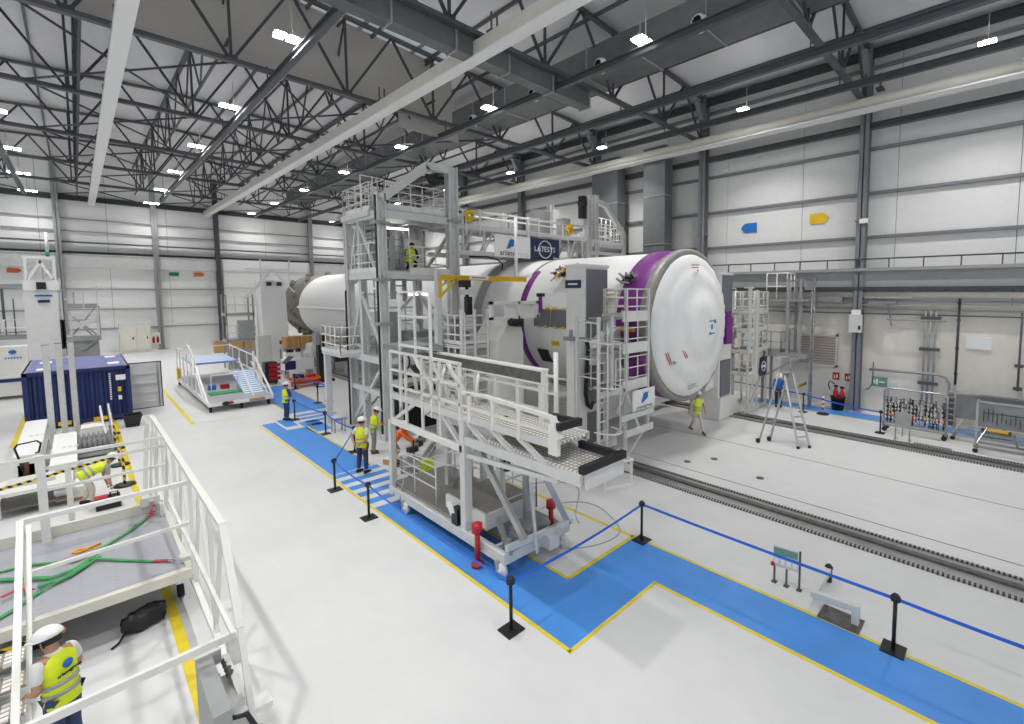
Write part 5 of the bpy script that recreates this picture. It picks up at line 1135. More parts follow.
# pallets with wrapped boxes
def wrapped(x0, x1, y0, y1, z0, z1, label):
    t = thing('wrapped_crate', label, 'crate', ((x0+x1)/2,(y0+y1)/2,0))
    part('wrapped_load', 'swhite', t, lambda m: (m.box((x0,y0,z0),(x1,y1,z1)), m.box((x0-.02,y0-.02,z1-.12),(x1+.02,y1+.02,z1+.02))))
    part('pallet', 'wood', t, lambda m: ([m.box((x0,y,0),(x1,y+.12,z0)) for y in (y0+.05,(y0+y1)/2,y1-.2)], m.box((x0,y0,z0-.06),(x1,y1,z0))))
    part('print_mark', 'lgrey', t, lambda m: [m.box((x0+.2+.14*k,(y0+y1)/2-.15,z1+.02),(x0+.29+.14*k,(y0+y1)/2+.1,z1+.025)) for k in range(3)])
    return t
wrapped(-1.62,-1.08,23.6,29.8,.14,.9,'long white wrapped crate nearest the wide yellow floor line'); wrapped(-.8,-.28,21.7,26.5,.14,.85,'long white wrapped crate between the grey posts and the bottles'); wrapped(-.72,-.15,20.5,21.4,.1,.4,'low white wrapped crate behind the bending worker')
pj = thing('pallet_jack', 'white pallet jack with a black loop handle in front of the wrapped crate', 'pallet jack', (-1.5,23.6,0))
part('handle', 'black', pj, lambda m: (m.tube([(-1.42,23.6,.3),(-1.5,23.4,.9),(-1.56,23.35,1.25),(-1.5,23.33,1.36),(-1.1,23.33,1.4),(-1.02,23.33,1.3),(-1.08,23.4,1.0),(-1.15,23.6,.95)], .028, 6)))
part('pump_body', 'brown', pj, lambda m: (m.box((-1.55,23.6,.25),(-1.2,24.0,.62)), m.cyl((-1.38,23.6,.3),(-1.38,23.6,.8),.07,8)))
part('fork', 'white', pj, lambda m: (m.box((-1.6,23.9,.1),(-1.42,25.6,.18)), m.box((-1.2,23.9,.1),(-1.02,25.6,.18))))
part('wheel', 'rubber', pj, lambda m: (m.cyl((-1.5,23.55,.1),(-1.25,23.55,.1),.1,10),))
wb = thing('low_table', 'low white worktable with dark shelf, left of the bending worker', 'table', (-1.1,20.6,0))
part('table_top', 'white', wb, lambda m: m.box((-1.8,20.2,.62),(-.35,21.6,.7)))
part('shelf', 'iron', wb, lambda m: m.box((-1.75,20.3,.18),(-.4,21.5,.24)))
for x in (-1.75,-.45):
    for y in (20.25,21.5): part('leg', 'lgrey', wb, lambda m: m.box((x,y,0),(x+.07,y+.07,.62)))
part('tray', 'lgrey', wb, lambda m: m.box((-1.6,20.7,.7),(-.7,21.4,.8)))
# bottle rack
br = thing('bottle_rack', 'grey rack of small gas bottles with a white top box, beside the hazard tape', 'rack', (.15,26.5,0))
part('rack_frame', 'mgrey', br, lambda m: (m.box((-.3,25.3,.1),(.65,27.4,.2)), [m.bar((x,y,.1),(x,y,.75),.06) for x in (-.28,.63) for y in (25.35,27.35)], m.bar((-.3,25.3,.7),(.65,25.3,.7),.05), m.bar((-.3,25.3,.4),(.65,25.3,.4),.05)))
for j in range(2):
    for i in range(7): part('bottle', 'mgrey', br, lambda m: m.lathe([(0,.55),(.03,.54),(.03,.46),(.062,.42),(.065,0),(0,0)], (-.22+.13*i,25.6+.9*j,.2), 'z', 10))
part('white_box', 'swhite', br, lambda m: m.box((-.15,27.5,.1),(.45,28.3,.75)))
part('side_panel', 'lgrey', br, lambda m: (m.bar((.5,27.0,.2),(.42,28.6,1.3),.05,.3), m.bar((.72,27.2,.2),(.66,28.6,1.35),.05,.35)))
part('carton', 'card', br, lambda m: m.box((-.1,28.4,.2),(.4,28.9,.7)))
# hazard chain posts
hz = thing('hazard_post', 'black and yellow hazard post and tape line beside the yellow floor line', 'barrier', (.72,22,0))
part('upright', 'hazard', hz, lambda m: [m.cyl((.72,y,0),(.72,y,1.1),.035,8) for y in (29.0,26.2,23.6,21.0)])
part('foot', 'black', hz, lambda m: [m.lathe([(0,0),(.28,0),(.25,.05),(.05,.08),(0,.08)], (.72,y,0), 'z', 16) for y in (29.0,26.2,23.6,21.0)])
part('barrier_tape', 'hazard', hz, lambda m: [m.bar((.72,p,1.02),(.72,q,1.02),.01,.07) for p, q in ((29.0,26.2),(26.2,23.6),(23.6,21.0))])
part('barrier_tape', 'hazard', hz, lambda m: m.bar((.72,21.0,1.02),(-2.2,19.3,1.0),.01,.07))
hp = thing('hazard_post', 'black and yellow hazard post at the picture edge with a round black foot', 'barrier', (-2.2,19.3,0))
part('upright', 'hazard', hp, lambda m: m.cyl((-2.2,19.3,0),(-2.2,19.3,1.1),.05,8))
part('foot', 'black', hp, lambda m: m.lathe([(0,0),(.3,0),(.26,.05),(.05,.08),(0,.08)], (-2.2,19.3,0), 'z', 16))
tk = thing('tool_case', 'black and red tool case at the feet of the bending worker', 'case', (.3,19.2,0))
part('case_body', 'black', tk, lambda m: m.box((.05,19.0,0),(.55,19.45,.3)))
part('red_lid', 'red', tk, lambda m: m.box((.03,18.98,.3),(.3,19.3,.36))); part('handle', 'rubber', tk, lambda m: m.tube([(.35,19.2,.3),(.35,19.2,.42),(.5,19.2,.42),(.5,19.2,.3)], .02, 6))

# ------------------------------------------------------------------ far left equipment
w = thing('mast_cabinet', 'tall white lifting mast with a lattice top behind the blue container', 'mast', (-1.25,41.3,0))
part('mast_body', 'white', w, lambda m: (m.box((-1.95,41,0),(-.7,42.2,6.85)),))
part('top_cap', 'swhite', w, lambda m: m.box((-1.9,40.96,6.3),(-.62,41.0,6.85)))
part('top_lattice', 'white', w, lambda m: (m.bar((-1.8,41.2,6.85),(-1.8,41.2,8.2),.12), m.bar((-.75,41.2,6.85),(-.75,41.2,8.2),.12), m.bar((-1.9,41.2,8.15),(-.7,41.2,8.15),.14), m.bar((-1.75,41.2,6.9),(-1.2,41.2,8.0),.12), m.bar((-.8,41.2,6.9),(-1.3,41.2,8.0),.12)))
part('warning_mast', ['swhite','sgreen'], w, lambda m: (m.cyl((-.95,41.2,8.5),(-.95,41.2,9.6),.07,8), setattr(m,'mi',1), m.cyl((-.95,41.2,8.2),(-.95,41.2,8.5),.08,8)))
part('camera_box', 'black', w, lambda m: m.box((-1.45,40.75,6.35),(-1.1,41.0,6.75)))
part('name_plate', ['navy','sblue'], w, lambda m: (m.box((-1.45,40.97,5.6),(-1.0,41.0,5.75)), setattr(m,'mi',1), m.box((-1.55,40.97,5.95),(-.9,41.0,6.05))))
part('side_duct', ['black','lgrey'], w, lambda m: (m.box((-.7,41.1,2.9),(-.5,41.4,4.6)), setattr(m,'mi',1), m.box((-.62,41.1,.2),(-.55,41.3,7.0))))
gs = thing('service_stand', 'grey service stand with arm frames beside the tall white mast', 'stand', (.3,44.5,0))
part('stand_body', 'mgrey', gs, lambda m: (m.box((-.4,44,0),(.85,45.3,3.1)), m.box((-.5,43.9,3.1),(.95,45.4,3.4))))
part('arm_frame', 'lgrey', gs, lambda m: (m.bar((-.4,44,5.0),(.6,44,4.9),.12), m.bar((.85,44,3.3),(.85,44,5.2),.12), m.bar((-.3,44,3.4),(-.3,44,5.0),.1), m.bar((-.3,44,4.0),(.8,44,4.4),.12,.3), m.bar((.3,44,4.9),(.3,44,6.2),.06), m.bar((.9,44,4.8),(.9,44,6.6),.05), m.bar((-.5,43.9,5.75),(.3,43.9,5.75),.06,.1)))
part('upper_frame', 'mgrey', gs, lambda m: (m.bar((-.4,44.6,5.3),(.9,44.6,5.3),.16,.3), m.bar((.9,44.6,3.4),(.9,44.6,5.3),.16), m.bar((-.3,44.6,3.4),(.8,44.6,5.2),.08), m.bar((.8,44.6,3.4),(-.2,44.6,4.6),.08), m.bar((-.4,44.6,4.4),(.9,44.6,4.4),.1), m.bar((-.1,44.6,5.4),(-.1,44.6,6.2),.06)))
part('clamp', 'mgrey', gs, lambda m: (m.bar((0,43.9,2.4),(.8,43.9,3.2),.1,.1), m.bar((.6,43.9,3.4),(.2,43.9,4.0),.12,.1)))
el = thing('equipment_bench', 'white equipment bench with a blue logo and dark blue stripe at the far left', 'bench', (-2.8,43.5,0))
part('bench_body', 'white', el, lambda m: (m.box((-5.5,43,.2),(-1.9,45,1.3)), m.box((-5.4,43.5,1.3),(-2.1,44.9,3.0))))
part('blue_stripe', 'cblue', el, lambda m: m.box((-5.5,42.96,1.0),(-1.88,43,1.2)))
part('panel_logo', 'sblue', el, lambda m: (m.ball((-2.65,43.46,2.7),.16,10,(1,.2,.8)), [m.box((-2.95+.11*k,43.46,2.3),(-2.89+.11*k,43.49,2.4)) for k in range(6)]))
part('leg', 'mgrey', el, lambda m: [m.box((x,43.2,0),(x+.15,44.8,.3)) for x in (-5.3,-3.7,-2.2)])
ef = thing('lifting_rig', 'grey overhead lifting frame with hanging rods at the far left', 'frame', (-3.5,46,0))
part('top_beam', 'mgrey', ef, lambda m: (m.bar((-7,46,6.4),(-1.9,46,6.6),.2,.24), m.bar((-7,46,3.5),(-1.9,46,3.4),.2,.3)))
part('column', 'lgrey', ef, lambda m: (m.bar((-5.6,46,0),(-5.6,46,6.4),.2), m.bar((-2.1,46.2,0),(-2.1,46.2,6.5),.16)))
part('hanging_rod', 'steel', ef, lambda m: (m.cyl((-3.0,46,3.5),(-3.0,46,6.4),.06,6), m.cyl((-2.6,46,3.5),(-2.6,46,5.8),.03,6)))
part('guard_rail', 'white', ef, lambda m: m.rail([(-6,45.6,3.5),(-2,45.6,3.5)], 1.0, .03, (.5,), .9)); part('grey_box', 'mgrey', ef, lambda m: m.box((-3.7,45.8,3.6),(-3.2,46.4,5.0)))
cb = thing('electrical_cabinet', 'beige double-door cabinet standing against the end wall', 'cabinet', (3.85,66.8,0))
part('body', 'lgrey', cb, lambda m: m.box((2.7,66.5,0),(5.0,67.6,3.0)))
for x in (2.85, 3.9):
    d = part('door', 'cream', cb, lambda m: m.box((x,66.42,.3),(x+1.0,66.5,2.75))); part('handle', 'black', d, lambda m: m.box((x+.75,66.38,1.4),(x+.83,66.42,1.65)))
ex = thing('extinguisher_board', 'white board with red fire extinguishers at the end wall column', 'extinguishers', (5.45,67.6,0))
part('board', 'swhite', ex, lambda m: m.box((5.05,67.5,.7),(5.75,67.56,1.9)))
for x in (5.22, 5.55): part('extinguisher', 'red', ex, lambda m: m.lathe([(0,.7),(.05,.68),(.05,.6),(.1,.5),(.1,0),(0,0)], (x,67.4,.85), 'z', 10))
for k, (x, y, w_) in enumerate(((9.6,60.5,'left of three'),(10.9,60.2,'middle of three'),(12.0,60.0,'right of three'))):
    q = thing('carton', 'brown cardboard carton on the floor below the far access stairs, %s' % w_, 'carton', (x,y,0), 'cardboard cartons by the end wall')
    part('carton_body', 'card', q, lambda m: m.box((x-.5,y-.4,0),(x+.5,y+.4,1.15))); part('lid_flap', 'wood', q, lambda m: m.box((x-.52,y-.42,1.15),(x+.52,y+.42,1.2)))
# wall arrows
def arrow(p, d, ax, m, label):
    t = thing('wall_arrow', label, 'arrow sign', p); mb = MB(); x, y, z = p; L, h = (.85,.21) if ax == 'y' else (.95,.28)
    prof = [(-L/2,-h),(L*.25,-h),(L*.5,-h*.3),(L*.5,h*.3),(L*.25,h),(-L/2,h)]
    if ax == 'y': mb.prism([(x+a*d,y,z+b) for a, b in prof], (0,.02,0))
    else: mb.prism([(x,y+a*d,z+b) for a, b in prof], (.02,0,0))
    obj('arrow_plate', mb, m, t); return t
arrow((7.33,YE-.14,8.15),-1,'y','sgreen','green arrow plate on the end wall'); arrow((9.5,YE-.14,8.15),1,'y','orange','orange arrow plate on the end wall beside the green one'); arrow((-3.7,YE-.14,8.2),1,'y','orange','orange arrow plate on the end wall at the far left')
arrow((XR-.06,12.05,10.05),1,'x','sblue','blue arrow plate on the long panel wall'); arrow((XR-.06,8.1,10.2),-1,'x','jyellow','yellow arrow plate on the long panel wall')

# ------------------------------------------------------------------ second railed trolley
t = thing('railed_trolley', 'white railed trolley with blue and white ramps standing beyond the walkway', 'trolley', (5.6,35.5,0))
x0, x1, y0, y1 = 4.2, 7.0, 30.3, 41.5
part('tray', ['white','deckg'], t, lambda m: (m.box((x0,y0,.32),(x1,y1,.52)), setattr(m,'mi',1), m.box((x0+.08,y0+.05,.52),(x1-.08,y1-.05,.54))))
part('side_rail', 'white', t, lambda m: (m.bar((x0,y0+.2,.5),(x0,33.6,2.1),.07), m.tube([(x0,33.6,2.1),(x0,35,2.9),(x0,36,3.1),(x0,37.5,2.7),(x0,41,2.5)], .05, 8), m.bar((x0,33.8,.5),(x0,33.8,2.2),.06), m.bar((x0,31.6,.5),(x0,35,2.4),.05), [m.bar((x0,y,.5),(x0,y,2.5),.05) for y in (35.2,36.6,38,39.4,40.8)], m.bar((x0,34,1.5),(x0,41,1.4),.05)))
part('side_rail', 'white', t, lambda m: (m.bar((x1,y0+.2,.5),(x1,34.0,2.3),.08), m.bar((x1,34.0,2.35),(x1,41,2.5),.06), [m.bar((x1,y,.5),(x1,y,2.4),.06) for y in (34,36,38,40)], m.bar((x1,31.5,.5),(x1,35,1.9),.06), m.bar((x1-.8,y0+.5,.5),(x1-.8,34.0,2.3),.06), m.bar((x1,34,1.5),(x1,41,1.5),.05)))
part('ramp', 'bluestripe', t, lambda m: (m.prism([(5.95,31.6,.55),(5.95,34.6,1.5),(5.95,34.6,1.4),(5.95,31.6,.5)], (.9,0,0)), m.prism([(4.4,36.5,1.9),(4.4,40.5,1.95),(4.4,40.5,1.85),(4.4,36.5,1.8)], (2.2,0,0))))
part('cross_bars', 'white', t, lambda m: (m.bar((x0,41,2.5),(x1,41,2.5),.06), m.bar((x0+.6,33.4,1.5),(x1-1.0,33.4,1.5),.06), [m.bar((x,33.4,.5),(x,33.4,1.5),.05) for x in (4.8,6.0)]))
part('green_mat', 'green', t, lambda m: m.box((4.6,32.4,.54),(6.3,33.2,.6)))
part('toolboxes', ['red','sblue'], t, lambda m: (m.box((5.35,34.2,.54),(5.75,34.5,.8)), setattr(m,'mi',1), m.box((4.8,34.3,.54),(5.15,34.6,.8))))
part('red_cover', 'red', t, lambda m: m.ball((5.1,30.28,.42),.11,8,(1.4,.4,.8)))
part('black_cover', 'rubber', t, lambda m: m.ball((4.9,30.26,.42),.14,8,(1.2,.4,.8))); part('ochre_cover', 'wood', t, lambda m: m.box((5.9,30.24,.36),(6.6,30.3,.48)))
part('yellow_guard', 'jyellow', t, lambda m: (m.box((x0-.04,40.5,.4),(x0+.1,40.9,1.2)),))
for x in (x0+.1, 5.6, x1-.2):
    for y in (y0+.2, y1-.3): part('caster', 'rubber', t, lambda m: (m.cyl((x-.05,y,.14),(x+.05,y,.14),.14,10), m.box((x-.06,y-.06,.2),(x+.06,y+.06,.34))))

# ------------------------------------------------------------------ things behind the walkway, left of the tower
w = thing('mast_cabinet', 'tall white lifting mast beside the far rocket end', 'mast', (9.6,45.5,0))
part('mast_body', 'swhite', w, lambda m: m.prism([(9.9,45,0),(11.7,45,0),(11.6,45,7.1),(9.9,45,7.2)], (0,1.6,0)))
part('top_lattice', 'white', w, lambda m: (m.bar((9.0,45.2,8.0),(12.4,45.2,8.0),.12), m.bar((9.3,45.2,6.0),(10.8,45.2,8.0),.1), m.bar((12.3,45.2,6.2),(10.8,45.2,8.0),.1), m.bar((10.0,45.2,7),(10.0,45.2,9),.1), m.bar((12.0,45.2,7),(12.0,45.2,9),.1), m.bar((9.0,45.2,5.8),(10.0,45.2,7.2),.1)))
part('red_label', 'red', w, lambda m: m.box((11.0,44.94,1.9),(11.5,45,2.2))); part('dark_grip', 'black', w, lambda m: (m.box((10.3,44.8,6.7),(10.6,45,7.0)), m.box((11.0,44.8,6.7),(11.3,45,7.0))))
part('switch_box', 'lgrey', w, lambda m: m.box((9.2,43.5,.2),(10.1,44.2,2.8)))
gs = thing('service_stand', 'grey railed service stand beside the far white lifting mast', 'stand', (8.6,47,0))
for z in (2.2, 4.3): part('deck', 'mgrey', gs, lambda m: m.box((7.8,46.3,z),(9.7,48,z+.2)))
part('upright', 'mgrey', gs, lambda m: [m.bar((x,y,0),(x,y,6.0),.1) for x in (7.85,9.6) for y in (46.35,47.9)])
part('guard_rail', 'lgrey', gs, lambda m: (m.rail([(7.8,46.3,4.5),(9.7,46.3,4.5)], 1.3, .03, (.5,), .6), m.rail([(7.8,46.3,2.4),(9.7,46.3,2.4)], 1.1, .03, (.5,), .6)))
part('cabinet', 'mgrey', gs, lambda m: (m.box((8.0,46.5,0),(9.4,47.7,1.6)), m.box((8.6,46.2,2.5),(9.5,46.9,3.9))))
rc = thing('tool_cabinet', 'red and black rolling tool cabinet near the far tower', 'tool cabinet', (8.7,37.0,0))
part('cabinet_body', 'black', rc, lambda m: m.box((8.1,36.8,.1),(8.8,37.5,1.5)))
for x in (8.2,8.7):
    for y in (36.9,37.4): part('caster', 'rubber', rc, lambda m: m.cyl((x-.03,y,.05),(x+.03,y,.05),.05,8))
for z in (.3,.6,.9,1.2): part('drawer', 'red', rc, lambda m: m.box((8.3,36.74,z),(8.95,36.8,z+.22)))
part('monitor', 'black', rc, lambda m: (m.bar((9.2,36.5,.6),(9.2,36.5,1.5),.05), m.bar((9.1,36.4,1.4),(9.6,36.7,1.8),.4,.05)))
bc = thing('workbench_cart', 'white workbench cart with blue side panels near the far tower', 'cart', (10.1,38.5,0))
part('bench_body', 'swhite', bc, lambda m: (m.box((9.6,38,.6),(11.4,39.2,1.4)), m.box((9.7,38.2,1.4),(10.6,39,1.9))))
part('blue_panel', 'cblue', bc, lambda m: (m.box((9.55,37.95,.7),(10.2,38,1.3)), m.box((11.4,38,.7),(11.46,39.2,1.35))))
part('leg', 'mgrey', bc, lambda m: [m.box((x,38.1,0),(x+.1,39.1,.6)) for x in (9.7,11.2)])
part('clutter', ['black','lgrey'], bc, lambda m: (m.box((9.8,38.3,1.9),(10.2,38.7,2.1)), m.ball((10.5,38.4,2.0),.2,8), setattr(m,'mi',1), m.box((10.8,38.2,1.4),(11.2,38.6,1.75))))
dm = thing('white_machine', 'white rounded machine beside the black press stand', 'machine', (11.6,39.2,0))
part('machine_body', 'white', dm, lambda m: (m.prism([(11.2,38.6,.8),(12.6,38.6,.8),(12.6,38.6,2.2),(12.2,38.6,2.5),(11.4,38.6,2.3)], (0,1.2,0)), m.box((11.4,38.7,0),(12.4,39.7,.8))))
part('grey_door', 'lgrey', dm, lambda m: m.box((11.5,38.55,1.0),(12.3,38.6,1.8)))
ps = thing('press_stand', 'black press stand with a monitor beside the tower side balcony', 'stand', (11.2,35.5,0))
part('column', 'black', ps, lambda m: (m.box((10.9,35.4,.1),(11.3,35.9,3.2)), m.box((10.5,35.2,0),(11.8,36.2,.15)))); part('motor', 'mgrey', ps, lambda m: m.box((10.7,35.2,2.6),(10.95,35.8,3.4)))
part('monitor', 'black', ps, lambda m: (m.box((11.9,35.2,1.3),(12.8,35.6,2.1)), m.bar((11.3,35.5,2.4),(12.4,35.4,1.9),.15,.2)))
ot = thing('orange_trolley', 'low orange tool trolley near the black press stand', 'trolley', (9.7,34.6,0))
part('tray', 'orange', ot, lambda m: (m.box((9.0,34.2,.45),(10.6,35.2,.6)), m.box((9.0,34.2,.2),(10.6,35.2,.28)))); part('wheel', 'rubber', ot, lambda m: [m.cyl((x,y,.1),(x+.08,y,.1),.1,8) for x in (9.1,10.4) for y in (34.3,35.0)])
part('load', ['black','red'], ot, lambda m: (m.box((9.2,34.4,.6),(9.7,35,.8)), setattr(m,'mi',1), m.box((9.9,34.4,.6),(10.4,35,.75))))
st = thing('stool', 'small steel stool frame beside the belt barrier', 'stool', (7.5,22.2,0))
part('stool_top', 'lgrey', st, lambda m: m.box((7.25,21.95,.62),(7.75,22.4,.68)))
for x in (7.28,7.7):
    for y in (21.98,22.35): part('leg', 'mgrey', st, lambda m: m.bar((x,y,0),(x,y,.62),.05))

# ------------------------------------------------------------------ between the workers and the cart
fs = thing('floor_sign', 'bright yellow folding floor sign behind the cart railing', 'floor sign', (7.3,13.9,0))
part('sign_panel', 'hivis', fs, lambda m: (m.prism([(7.0,13.6,0),(7.6,13.6,0),(7.45,13.85,.75),(7.15,13.85,.75)], (0,.03,0)), m.prism([(7.0,14.15,0),(7.6,14.15,0),(7.45,13.9,.75),(7.15,13.9,.75)], (0,-.03,0)), m.box((7.1,13.82,.7),(7.5,13.94,.82))))
part('sign_mark', 'sgreen', fs, lambda m: (m.box((7.22,13.68,.35),(7.42,13.71,.42)),))
tb = thing('parts_trolley', 'low grey parts trolley loaded with dark fittings near the bending worker', 'trolley', (8.0,15.8,0))
part('tray', 'lgrey', tb, lambda m: (m.bar((7.3,15.1,.62),(8.9,16.9,.62),.8,.08), m.bar((7.3,15.1,.25),(8.9,16.9,.25),.7,.06)))
part('leg', 'mgrey', tb, lambda m: [m.bar((x,y,0),(x,y,.62),.06) for x, y in ((7.1,15.3),(7.6,14.9),(8.6,17.1),(9.1,16.7))])
part('fittings', ['black','dgrey'], tb, lambda m: [(setattr(m,'mi',k % 2), m.cbox((7.5+.22*k,15.3+.25*k,.74),(.35,.2,.16),k)) for k in range(6)])
cd = thing('carton', 'small open cardboard carton on the floor between the standing workers and the cart', 'carton', (7.5,16.9,0))
part('carton_body', 'card', cd, lambda m: (m.cbox((7.35,16.55,.1),(.5,.4,.2),.5),)); part('lid_flap', 'swhite', cd, lambda m: m.cbox((7.35,16.55,.21),(.52,.42,.02),.5))
tp = thing('tripod_stand', 'thin black tripod stand beside the yellow floor sign', 'stand', (7.2,14.6,0))
part('pole', 'black', tp, lambda m: m.cyl((7.2,14.6,.25),(7.2,14.6,1.3),.025,8)); part('leg', 'black', tp, lambda m: [m.bar((7.2,14.6,.3),(7.2+.25*math.cos(a),14.6+.25*math.sin(a),.0),.025) for a in (0,2.1,4.2)])
fc = thing('floor_cable', 'thin grey cable lying in loose loops on the floor beside the cart', 'cable', (9.0,8.4,0))
part('loop', 'mgrey', fc, lambda m: m.tube([(8.6+1.1*math.cos(a)+.1*math.sin(3*a), 8.5+1.3*math.sin(a), .012) for a in [i*.2 for i in range(34)]], .012, 5))
part('loop', 'mgrey', fc, lambda m: m.tube([(9.2+1.0*math.sin(a*.7)+.4*a/6, 11.5-.5*a, .012) for a in [i*.25 for i in range(26)]], .012, 5))
# ------------------------------------------------------------------ near right: sign stand, bent pipe
t = thing('info_stand', 'small green and grey information board on three short posts by the belt', 'sign', (9.65,3.3,0))
part('board', ['lgrey','exitg','swhite'], t, lambda m: (m.bar((9.6,3.53,.62),(9.66,3.04,.62),.025,.44), setattr(m,'mi',1), m.bar((9.58,3.52,.74),(9.64,3.05,.74),.01,.15), setattr(m,'mi',2), [m.bar((9.577+.014*k,3.5-.12*k,.52),(9.587+.014*k,3.42-.12*k,.52),.012,.1) for k in range(4)]))
for x, y, h in ((9.62,3.52,.45),(9.63,3.27,.5),(9.67,3.02,.84)):
    part('post', 'steel', t, lambda m: (m.bar((x+.03,y,0),(x+.03,y,h),.035), m.cbox((x+.03,y,.01),(.1,.1,.02))))
part('red_knob', 'red', t, lambda m: m.ball((9.57,3.53,.44),.05,8))
t = thing('bent_pipe', 'square grey pipe bent over a rusty floor plate beside the blue walkway', 'pipe', (9.7,2.3,0))
part('pipe', 'lgrey', t, lambda m: (m.bar((10.4,2.66,.26),(9.3,2.62,.3),.12), m.bar((9.32,2.67,.3),(9.38,1.85,.32),.12), m.bar((9.38,1.9,.36),(9.38,1.9,.02),.12)))
part('end_cap', 'black', t, lambda m: (m.cyl((10.45,2.66,.0),(10.45,2.66,.3),.07,12), m.ball((10.45,2.66,.3),.085,10)))
part('floor_plate', 'iron', t, lambda m: (m.box((9.1,1.78,.0),(9.58,2.5,.02)), [m.cyl((x,y,.02),(x,y,.03),.03,8) for x, y in ((9.16,1.84),(9.52,1.84),(9.16,2.44),(9.52,2.44))]))

# ------------------------------------------------------------------ step ladder
t = thing('step_ladder', 'open aluminium step ladder standing on the floor before the scaffold', 'ladder', (19.2,7.2,0))
top = V((20.2,7.35,2.75))
part('front_leg', 'alu', t, lambda m: (m.bar((18.75,6.05,.08),(20.15,7.2,2.75),.08,.05), m.bar((19.15,5.75,.08),(20.45,6.95,2.75),.08,.05), [m.bar(V((18.75,6.05,.08)).lerp(V((20.15,7.2,2.75)),f), V((19.15,5.75,.08)).lerp(V((20.45,6.95,2.75)),f), .1,.03) for f in (.12,.25,.38,.51,.64,.77,.9)]))
part('rear_leg', 'alu', t, lambda m: (m.bar((18.45,7.5,.1),(20.05,7.35,2.75),.06), m.bar((18.95,7.25,.1),(20.4,7.1,2.75),.06), m.bar((18.9,7.47,.8),(19.3,7.23,.8),.04)))
part('platform', 'alu', t, lambda m: m.cbox((20.25,7.15,2.78),(.5,.5,.06),.6))
part('handle_hoop', 'alu', t, lambda m: m.tube([(20.1,7.3,2.8),(20.15,7.35,3.4),(20.45,7.1,3.4),(20.45,7.0,2.8)], .025, 6))
part('wheel', 'rubber', t, lambda m: (m.cyl((18.42,7.52,.1),(18.36,7.55,.1),.1,12), m.cyl((18.95,7.28,.1),(18.9,7.3,.1),.1,12)))
part('foot', 'rubber', t, lambda m: (m.cbox((18.75,6.05,.05),(.1,.1,.1)), m.cbox((19.15,5.75,.05),(.1,.1,.1))))

# ------------------------------------------------------------------ by the panel wall
t = thing('warning_cone', 'red and white banded warning post on a round black foot', 'cone', (25.0,6.92,0))
part('banded_post', 'redwhite', t, lambda m: m.lathe([(0,1.0),(.05,.98),(.055,.1),(0,.1)], (25.0,6.92,0), 'z', 12))
part('foot', 'rubber', t, lambda m: m.lathe([(0,.1),(.12,.1),(.28,.04),(.3,0),(0,0)], (25.0,6.92,0), 'z', 16))
t = thing('bucket', 'black plastic bucket holding two red fire extinguishers by the column', 'bucket', (26.5,6.5,0))
part('bucket_body', 'black', t, lambda m: m.lathe([(0,0),(.28,0),(.35,.66),(.38,.66),(.38,.71),(.33,.71),(.25,.1),(0,.1)], (26.5,6.62,0), 'z', 20))
for k, (dy, h) in enumerate(((.24,.55),(-.06,.5))):
    e = thing('fire_extinguisher', 'red fire extinguisher standing in the black bucket, %s' % ('with the long black hose' if k == 0 else 'nearer the column'), 'fire extinguisher', (26.5,6.5+dy,.1), 'fire extinguishers in the bucket')
    part('bottle', 'red', e, lambda m: m.lathe([(0,h+.55),(.05,h+.53),(.07,h+.4),(.13,h+.3),(.13,0),(0,0)], (26.5,6.5+dy,.1), 'z', 12))
    part('valve', 'black', e, lambda m: m.cbox((26.5,6.5+dy,h+.7),(.08,.2,.1)))
    if k == 0: part('hose', 'rubber', e, lambda m: m.tube([(26.5,6.8,h+.8),(26.5,7.05,h+.95),(26.5,7.12,h+.7),(26.5,7.0,h+.45)], .03, 6))
for y, w_ in ((6.95,'left'),(6.35,'right')):
    q = single('safety_sign', MB().box((XR-.05,y-.17,1.45),(XR-.02,y+.17,1.85)), 'red', 'small red fire sign on the wall above the bucket, %s one of two' % w_, 'sign', (XR-.03,y,1.65))
    part('pictogram', 'swhite', q, lambda m: (m.box((XR-.06,y-.09,1.55),(XR-.05,y-.02,1.75)), m.box((XR-.06,y+.04,1.52),(XR-.05,y+.1,1.7))))
q = single('exit_sign', MB().box((XR-.06,4.55,1.35),(XR-.02,5.25,1.85)), 'exitg', 'green emergency exit sign on the wall behind the valve rack', 'sign', (XR-.04,4.9,1.6))
part('pictogram', 'swhite', q, lambda m: (m.box((XR-.075,4.95,1.45),(XR-.06,5.05,1.75)), m.box((XR-.075,4.65,1.57),(XR-.06,4.9,1.63)), m.box((XR-.075,5.08,1.5),(XR-.06,5.16,1.7))))
t = thing('control_box', 'light grey electrical box mounted on the column above the bucket', 'electrical box', (26.5,5.6,4.6))
part('box_body', 'lgrey', t, lambda m: m.box((26.3,5.62,4.15),(26.56,6.2,5.05))); part('label_plate', ['black','swhite'], t, lambda m: (m.box((26.28,5.66,4.3),(26.3,5.76,4.5)), setattr(m,'mi',1), m.box((26.3,5.7,5.05),(26.5,6.1,5.3))))
single('wall_camera', MB().cbox((26.5,5.75,9.75),(.25,.35,.22)), 'swhite', 'small white camera box high on the column', 'camera', (26.5,5.75,9.75))
t = thing('wall_louvre', 'slatted brown-grey ventilation louvre on the panel wall behind the ladder platform', 'louvre', (XR-.1,7.9,3.0))
